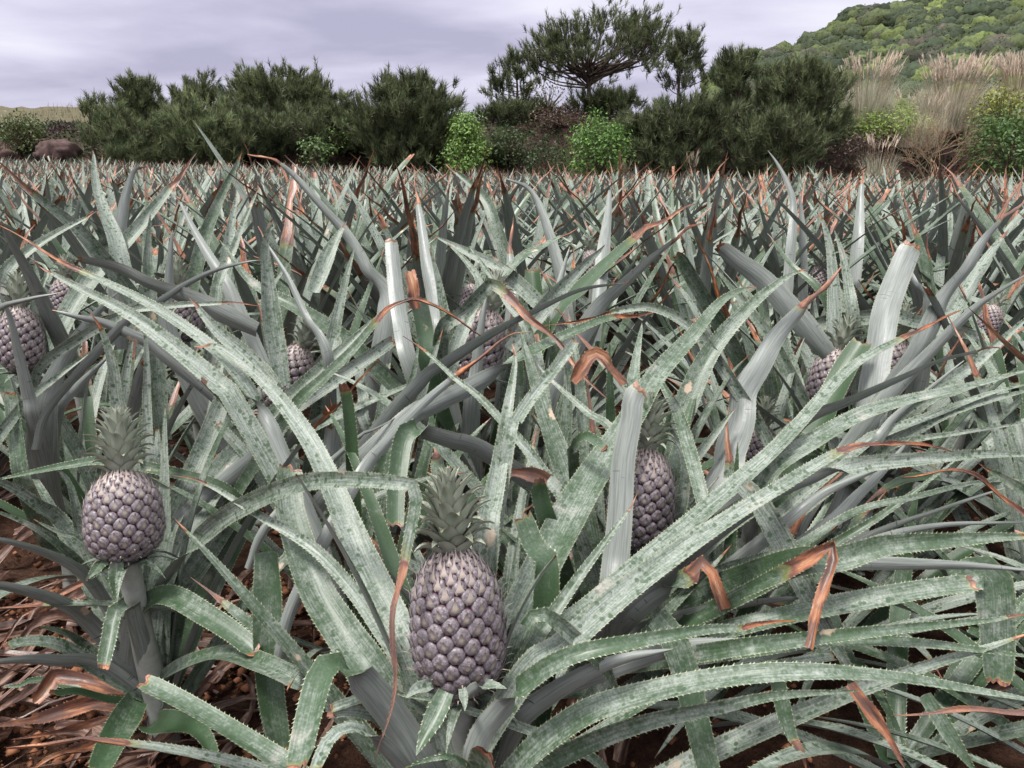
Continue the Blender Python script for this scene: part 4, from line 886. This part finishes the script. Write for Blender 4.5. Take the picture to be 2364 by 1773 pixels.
pine(1570, 32.4, 200, 1425, 1740, 415, 'wide low pine hugging the dark bank behind the round green bush', 'bush', 35, 60, 7, 5, 0.75)
pine(1790, 32.0, 225, 1660, 1930, 415, 'low pine with reddish bare twigs in front of the thick pine', 'bush', 36, 40, 6, 4, 0.8)
# ------------------------------------------------------------------ broad-leaved shrubs
def shrub(px, Y, ytop, ybot, x0, x1, label, c0, c1, name='leafy_bush', seed=1, n=2600, cone=0.0, ls=0.10, cat='bush', group='leafy bushes along the field edge', clumps=60):
    rs = np.random.default_rng(seed); base = at(px, ybot, Y); base[2] = max(float(terrain(base[0], Y)), at(px, ybot, Y)[2]-0.1)
    Ht = at(px, ytop, Y)[2]-base[2]; rx = (at(x1, 300, Y)[0]-at(x0, 300, Y)[0])/2; cx = (at(x1, 300, Y)[0]+at(x0, 300, Y)[0])/2-base[0]
    root = ob(name, None, loc=base); tag(root, label, cat, group); tr = Acc(); cr = Acc(); C = []
    for k in range(clumps):
        f = rs.random(); az = k*2.4+rs.uniform(-.3, .3); prof = (1-cone)*math.sqrt(max(0.03, 1-(2*f-1)**2))+cone*(1-f)**0.85*1.1; r_ = prof*rs.uniform(0.55, 0.95)
        e = np.array((cx*f+math.cos(az)*rx*r_, math.sin(az)*rx*0.85*r_, Ht*(0.06+0.9*f))); C.append(e); tr.add(tube([np.array((0, 0, 0.02)), np.array((e[0]*.35, e[1]*.35, e[2]*.5)), e], (0.035, 0.02, 0.008), 4, (0.12, 0.09, 0.065)))
    C = np.array(C); idx = rs.integers(0, clumps, n); cs = 0.17*rx+0.06; off = rs.normal(0, 1, (n, 3))*cs*np.array((1, 1, 0.75))
    f = np.clip(rs.random((n, 1))*0.7+rs.random((clumps, 1))[idx]*0.45, 0, 1); col = np.array(c0)*(1-f)+np.array(c1)*f
    d = nrm(off)+rs.normal(0, .5, (n, 3))+np.array((0, 0, 0.25)); cr.add(cards(C[idx]+off, d, ls*rs.uniform(.7, 1.4, n), ls*0.26*rs.uniform(.7, 1.3, n), col*rs.uniform(.8, 1.2, (n, 1)), -0.15, nrm(off)+np.array((0, 0, .5))+rs.normal(0, .35, (n, 3))))
    ob('trunk', tr.mesh('trunk', M_BARK, 'col'), root); ob('crown', cr.mesh('crown', M_BROAD, 'col', False), root)
shrub(1075, 31, 268, 402, 1022, 1134, 'cone-shaped light green bush at the far edge of the field', (0.075, 0.15, 0.035), (0.24, 0.37, 0.09), seed=41, n=3200, cone=0.75, ls=0.13)
shrub(1380, 31, 266, 408, 1312, 1450, 'round bright green bush at the far edge, right of the cone-shaped one', (0.035, 0.085, 0.02), (0.16, 0.29, 0.06), seed=42, n=4200, cone=0.2, ls=0.12)
shrub(1180, 33.5, 300, 372, 1140, 1225, 'dull olive shrub on the bank right of the cone-shaped bush', (0.025, 0.045, 0.015), (0.07, 0.10, 0.035), seed=81, n=900, ls=0.12)
shrub(1255, 32, 335, 405, 1215, 1300, 'low dark green scrub between the two light green bushes', (0.02, 0.045, 0.015), (0.06, 0.10, 0.03), seed=82, n=800, ls=0.11)
shrub(1290, 36, 255, 330, 1225, 1350, 'reddish brown dry scrub on top of the dark bank', (0.06, 0.035, 0.03), (0.13, 0.08, 0.06), seed=83, n=900, ls=0.12)
shrub(1990, 32.5, 320, 395, 1925, 2060, 'dark brown withered scrub below the lime ground shrub', (0.05, 0.03, 0.027), (0.11, 0.07, 0.055), seed=84, n=1000, ls=0.12)
shrub(2330, 31.5, 275, 415, 2225, 2440, 'dark glossy green bush at the right edge behind the bare branches', (0.03, 0.075, 0.02), (0.11, 0.19, 0.05), seed=43, n=3600, ls=0.15)
shrub(2310, 33, 212, 300, 2240, 2370, 'yellow-green bush growing below the right-hand dry grass', (0.12, 0.15, 0.03), (0.30, 0.33, 0.07), seed=44, n=1800, ls=0.12)
shrub(50, 34, 268, 345, 5, 98, 'small olive green shrub among the brown rocks at the left', (0.05, 0.075, 0.025), (0.13, 0.16, 0.05), seed=45, n=1500, ls=0.13)
shrub(725, 31.5, 322, 372, 690, 765, 'little spreading green shrub left of the red stump', (0.05, 0.10, 0.03), (0.15, 0.22, 0.07), seed=46, n=420, ls=0.14, clumps=24)
shrub(780, 33, 275, 340, 750, 830, 'thin light green shrub in the shade between two dense pines', (0.05, 0.10, 0.025), (0.15, 0.23, 0.06), seed=47, n=420, ls=0.13, clumps=24)
shrub(300, 32, 335, 372, 275, 330, 'small dark green weed clump at the left field edge', (0.03, 0.07, 0.02), (0.07, 0.13, 0.04), seed=48, n=400, ls=0.12, clumps=20)
shrub(2090, 34, 268, 308, 1950, 2130, 'low lime green ground shrub below the tall dry grass', (0.10, 0.16, 0.03), (0.25, 0.35, 0.07), seed=49, n=2400, ls=0.12)
shrub(1265, 37, 190, 262, 1190, 1330, 'open twiggy shrub at the foot of the tallest pine', (0.05, 0.07, 0.03), (0.14, 0.13, 0.06), seed=50, n=420, ls=0.12, clumps=40)
# ------------------------------------------------------------------ tall dry grass
def susuki(px, Y, ytop, ybot, x0, x1, label, seed=1, n=900, green=0.4, plume=60, wd=0.010, cat='tall grass', group='clumps of tall dry grass'):
    rs = np.random.default_rng(seed); base = at(px, ybot, Y); base[2] = max(float(terrain(base[0], Y)), base[2]-0.25)
    Ht = at(px, ytop, Y)[2]-base[2]; rx = (at(x1, 300, Y)[0]-at(x0, 300, Y)[0])/2
    root = ob('grass_clump', None, loc=base); tag(root, label, cat, group); a = Acc(); pa = Acc()
    nn = 6; t = np.linspace(0, 1, nn)
    V = []; A = []; pos = 0; Qs = []
    for k in range(n):
        az = rs.uniform(0, 6.283); r0 = rx*0.6*math.sqrt(rs.random()); b0 = np.array((math.cos(az)*r0, math.sin(az)*r0*0.8, -0.1)); lean = rs.uniform(0.1, 0.62)*rx; h = Ht*rs.uniform(0.45, 0.93)
        rd = np.array((math.cos(az), math.sin(az), 0)); dr = rs.uniform(0.0, 0.35)*h
        P = b0+rd*(lean*t**1.6)[:, None]+np.array((0, 0, 1))*(h*t-dr*t**4)[:, None]; s = nrm(np.cross(rd, (0, 0, 1))+rs.normal(0, .5, 3)); w = wd*np.clip(1-t, 0.06, 1)*rs.uniform(.7, 1.4)
        V.append(np.stack([P-s*w[:, None], P+s*w[:, None]], 1).reshape(-1, 3)); g = rs.random() < green
        c = np.array((0.40, 0.46, 0.33) if g else (0.76, 0.65, 0.52))*rs.uniform(.65, 1.2); A.append(np.tile((*c, 1), (nn*2, 1)))
        Qs.append(pos+np.array([[2*i, 2*i+1, 2*i+3, 2*i+2] for i in range(nn-1)])); pos += nn*2
    a.add(dict(V=np.concatenate(V), Q=np.concatenate(Qs), A=np.concatenate(A)))
    ob('blades', a.mesh('blades', M_GRASS, 'col', False), root)
    if plume:
        for k in range(plume):
            az = rs.uniform(0, 6.283); q = math.sqrt(rs.random()); e = np.array((math.cos(az)*rx*0.85*q, math.sin(az)*rx*0.6*q, Ht*rs.uniform(0.78, 1.05))); b0 = np.array((e[0]*.4, e[1]*.4, 0))
            pa.add(tube([b0, (b0+e)/2+np.array((0, 0, .1)), e], (0.008, 0.007, 0.004), 3, (0.40, 0.29, 0.18)))
            m = 16; dd = nrm(e-b0)+np.array((math.cos(az), math.sin(az), 0))*.15
            p = e+nrm(dd)*rs.uniform(-0.28, 0.05, (m, 1)); col = np.tile((0.80, 0.66, 0.54), (m, 1))*rs.uniform(.8, 1.15, (m, 1))
            pa.add(blades(p, nrm(dd)+rs.normal(0, .18, (m, 3)), rs.uniform(.14, .26, m), 0.012, col))
        ob('plumes', pa.mesh('plumes', M_GRASS, 'col', False), root)
susuki(1995, 36, 132, 290, 1915, 2085, 'tall clump of silvery dry grass with pale plumes beside the thick pine', 51, 1700, 0.5, 90)
susuki(2190, 35, 138, 285, 2085, 2290, 'broadest clump of tall pinkish dry grass below the wooded hill', 52, 2300, 0.35, 170)
susuki(2340, 35, 130, 290, 2275, 2430, 'tan dry grass clump cut by the right edge with many plumes', 53, 1700, 0.25, 170)
susuki(2115, 33.5, 215, 320, 2050, 2200, 'tangled tan grass behind the bare branches', 57, 800, 0.15, 20)
susuki(2025, 31.2, 318, 408, 1975, 2085, 'short green and tan grass clump at the right field edge', 54, 420, 0.55, 14)
susuki(1868, 30.9, 352, 412, 1838, 1905, 'tuft of broad bright green grass blades at the field edge', 55, 60, 1.0, 0, 0.03, 'grass', 'grass tufts at the field edge')
susuki(1596, 31, 358, 410, 1580, 1622, 'thin tan seeding grass tuft at the field edge', 56, 60, 0.0, 10, 0.01, 'grass', 'grass tufts at the field edge')
susuki(1445, 31, 372, 412, 1412, 1490, 'short tan grass tuft right of the round green bush', 58, 110, 0.0, 6, 0.01, 'grass', 'grass tufts at the field edge')
# ------------------------------------------------------------------ bare branching shrub
def bare_shrub(px, Y, ytop, ybot, x0, x1, label, seed):
    rs = np.random.default_rng(seed); base = at(px, ybot, Y); base[2] = float(terrain(base[0], Y)); root = ob('bare_shrub', None, loc=base); tag(root, label, 'bare shrub')
    Ht = at(px, ytop, Y)[2]-base[2]; rx = (at(x1, 300, Y)[0]-at(x0, 300, Y)[0])/2; tw = Acc(); tr = Acc()
    def grow(p, d, l, r, k, acc):
        q = p+d*l; m = (p+q)/2+rs.normal(0, .05*l, 3); acc.add(tube([p, m, q], (r, r*.85, r*.65), 4, (0.30*rs.uniform(.7, 1.2), 0.21, 0.14)))
        if k == 0: return
        for _ in range(3 if k > 1 else 4): grow(p+(q-p)*rs.uniform(.5, 1), nrm(d+rs.normal(0, .42, 3)*np.array((1.1, .9, .8))+np.array((0, 0, .08))), l*rs.uniform(.6, .85), r*.6, k-1, tw)
    for k in range(7):
        az = k*0.9+rs.uniform(-.3, .3); grow(np.array((rs.uniform(-.15, .15), rs.uniform(-.1, .1), -0.05)), nrm(np.array((math.cos(az)*rx*0.8, math.sin(az)*rx*.5, Ht*0.75))), Ht*0.40, 0.03, 4, tr)
    ob('stems', tr.mesh('stems', M_BARK, 'col'), root); ob('twigs', tw.mesh('twigs', M_BARK, 'col'), root)
bare_shrub(2150, 31.8, 245, 405, 2050, 2270, 'leafless tan shrub with a fan of thin branches', 61)
# ------------------------------------------------------------------ rocks and the red stump
def rock(px, py, Y, sx, sy, sz, label, seed, col):
    rs = np.random.default_rng(seed); c = at(px, py, Y); nu, nv = 28, 18; th = np.linspace(0, 2*np.pi, nu, endpoint=False); ph = np.linspace(0.05, np.pi-0.05, nv)
    TH_, PH = np.meshgrid(th, ph); d = np.stack([np.sin(PH)*np.cos(TH_), np.sin(PH)*np.sin(TH_), np.cos(PH)], -1)
    r = 1+0.5*(vnoise(d[..., 0]*2+seed+5, d[..., 2]*2.2+d[..., 1]*1.7+9, 1)-.5)+0.3*(vnoise(d[..., 0]*5+seed+9, d[..., 2]*5+d[..., 1]*4+20, 2)-.5)
    V = (d*r[..., None]*np.array((sx, sy, sz))).reshape(-1, 3); i = np.arange(nv-1)[:, None]*nu; j = np.arange(nu)[None]; k = (j+1) % nu
    Q = np.stack([i+j, i+nu+j, i+nu+k, i+k], -1).reshape(-1, 4); c[2] = min(c[2], float(terrain(c[0], Y))+sz*0.6)
    tag(ob('rock', make_mesh('rock', V, Q, None, M_ROCK, False, col=np.tile((*col, 1), (len(V), 1)))), label, 'rock', 'brown rocks at the left').location = c
rock(132, 318, 33.5, 1.0, 0.6, 0.5, 'long dark brown rock below the dry grass at the left', 2, (0.10, 0.065, 0.06))
rock(10, 305, 34, 0.55, 0.6, 0.55, 'dark brown rock cut by the left edge', 4, (0.11, 0.07, 0.06))
rock(30, 266, 40, 0.75, 0.6, 0.32, 'flat brown rock on the skyline at the left', 6, (0.13, 0.085, 0.07))
def stump():
    c = at(808, 372, 31.2); rs = np.random.default_rng(8); a = Acc(); c[2] = float(terrain(c[0], 31.2))
    for k in range(26):
        h = rs.uniform(0.35, 0.78); x = rs.uniform(-.33, .33); y = rs.uniform(-.25, .25); a.add(tube([(x, y, -.1), (x*.8+rs.normal(0, .05), y, h*.6), (x*.6+rs.normal(0, .12), y+rs.normal(0, .1), h)], (0.11, 0.10, 0.03), 6, np.array((0.26, 0.085, 0.05))*rs.uniform(.6, 1.25)))
    tag(ob('tree_stump', a.mesh('tree_stump', M_ROCK, 'col', False), loc=c), 'rotten rust-red tree stump at the far field edge', 'stump')
stump()
# ------------------------------------------------------------------ ground cover on the bank
def undergrowth():
    a = Acc(); rs = np.random.default_rng(12); n = 60000; x = rs.uniform(-30, 32, n); y = 30.7+8.5*rs.random(n)**0.8; z = terrain(x, y); k = vnoise(x*0.8+9, y*0.8, 4); k2 = vnoise(x*2.1+9, y*2.1, 8)
    keep = k2 > 0.22; x, y, z, k = x[keep], y[keep], z[keep], k[keep]; n = len(x)
    br = np.array((0.048, 0.028, 0.027)); gr = np.array((0.036, 0.062, 0.022)); f = (k > 0.47)[:, None]; edge = (y < 32.2)[:, None]*(rs.random((n, 1)) < .6)
    col = np.where(f, gr, br)*rs.uniform(.5, 1.5, (n, 1)); col = np.where(edge, np.array((0.11, 0.14, 0.04))*rs.uniform(.6, 1.3, (n, 1)), col)
    d = rs.normal(0, 1, (n, 3))*np.array((1, 1, .5))+np.array((0, -0.4, 0.5)); h = rs.uniform(0, .30, n)
    a.add(cards(np.stack([x, y, z+h], 1), d, rs.uniform(.08, .24, n), rs.uniform(.015, .05, n), col, -0.1))
    m = 9000; x = rs.uniform(-32, 32, m); y = rs.uniform(37, 62, m); z = terrain(x, y)
    a.add(blades(np.stack([x, y, z-.02], 1), rs.normal(0, .3, (m, 3))+np.array((0, 0, 1)), rs.uniform(.2, .6, m), 0.016, np.array((0.22, 0.18, 0.11))*rs.uniform(.6, 1.3, (m, 1))))
    m = 3500; x = rs.uniform(-24, 24, m); y = rs.uniform(30.4, 31.4, m); z = terrain(x, y)
    a.add(blades(np.stack([x, y, z-.02], 1), rs.normal(0, .25, (m, 3))+np.array((0, 0, 1)), rs.uniform(.25, .75, m), 0.010, np.array((0.34, 0.24, 0.15))*rs.uniform(.6, 1.3, (m, 1))))
    tag(ob('undergrowth', a.mesh('undergrowth', M_BROAD, 'col', False)), kind='stuff', label='brown and green undergrowth covering the dark bank')
undergrowth()
# ------------------------------------------------------------------ wooded hill
RY = 300.0
_rx = []; _rz = []
for (px, py) in ((1180, 380), (1450, 360), (1600, 235), (1716, 128), (1903, 82), (1990, 48), (2090, 12), (2240, -42), (2400, -100), (2700, -190), (3200, -260)):
    p = at(px, py, RY); _rx.append(p[0]); _rz.append(p[2]-3.0)
def hill_z(x, y):
    rr = np.interp(np.asarray(x, float), _rx, _rz, left=0.0); v = (np.asarray(y, float)-110)/(RY-110)
    w = np.clip(np.minimum(v, 1.35-0.35*v), 0, 1.0); return rr*w+1.5*(vnoise(np.asarray(x)*0.04, np.asarray(y)*0.04, 6)-.5)*np.clip(v, 0, 1)*4
hx = np.linspace(-20, 380, 90); hy = np.linspace(105, 560, 80); X, Y = np.meshgrid(hx, hy); Z = hill_z(X, Y)-0.5+terrain(X*0, Y*0+120)*0
nx = len(hx); ii, jj = np.meshgrid(np.arange(len(hy)-1), np.arange(nx-1), indexing='ij'); b = ii*nx+jj
tag(ob('hill', make_mesh('hill', np.stack([X, Y, Z], -1).reshape(-1, 3), np.stack([b, b+1, b+nx+1, b+nx], -1).reshape(-1, 4), None, M_FOREST, True, None, col=np.tile((0.05, 0.065, 0.035, 1), (X.size, 1)))), kind='structure')
def forest():
    a = Acc(); rs = np.random.default_rng(31); m = 1900; y = rs.uniform(150, 318, m); x = y*rs.uniform(0.24, 0.80, m); z = hill_z(x, y)
    rad = rs.uniform(2.2, 5.2, m)*(0.75+0.25*rs.random(m))
    pal = np.array([(0.075, 0.098, 0.050), (0.055, 0.075, 0.042), (0.105, 0.130, 0.055), (0.17, 0.215, 0.070), (0.085, 0.090, 0.062), (0.13, 0.165, 0.06), (0.11, 0.10, 0.075)])*0.66
    ci = rs.choice(len(pal), m, p=[.27, .23, .17, .08, .11, .10, .04]); cc = pal[ci]*rs.uniform(.75, 1.25, (m, 1))
    nu, nv = 14, 9; th = np.linspace(0, 2*np.pi, nu, endpoint=False); ph = np.linspace(0.02, 2.3, nv)
    Tt, Pp = np.meshgrid(th, ph); D = np.stack([np.sin(Pp)*np.cos(Tt), np.sin(Pp)*np.sin(Tt), np.cos(Pp)], -1).reshape(-1, 3)
    i = np.arange(nv-1)[:, None]*nu; j = np.arange(nu)[None]; k = (j+1) % nu; Q0 = np.stack([i+j, i+nu+j, i+nu+k, i+k], -1).reshape(-1, 4)
    for t in range(m):                                              # one lumpy crown of the canopy
        lob = 1+0.16*np.sin(D[:, 0]*4.1+t)*np.sin(D[:, 1]*4.7+t*1.7)+0.13*np.sin(D[:, 0]*9+t*2.3)*np.sin(D[:, 2]*8+t)+rs.normal(0, .05, len(D))
        V = np.array((x[t], y[t], z[t]+rad[t]*0.4))+D*(rad[t]*lob)[:, None]*np.array((1, 1, .82))
        a.add(dict(V=V, Q=Q0, A=np.tile((*cc[t], 1), (len(V), 1))))
    idx = np.repeat(np.arange(m), 130); n = len(idx); d = nrm(rs.normal(size=(n, 3))); d[:, 2] = np.abs(d[:, 2])-0.2; d = nrm(d)
    p = np.stack([x, y, z+rad*0.4], 1)[idx]+d*(rad[idx]*rs.uniform(.92, 1.12, n))[:, None]*np.array((1, 1, .82))
    a.add(cards(p, rs.normal(0, 1, (n, 3)), rs.uniform(.35, .8, n), rs.uniform(.15, .3, n), cc[idx]*rs.uniform(.85, 1.25, (n, 1)), -0.1, d+rs.normal(0, .35, (n, 3))))
    tag(ob('forest', a.mesh('forest', M_FOREST, 'col', True)), kind='stuff', label='dense mixed green forest covering the hill')
forest()
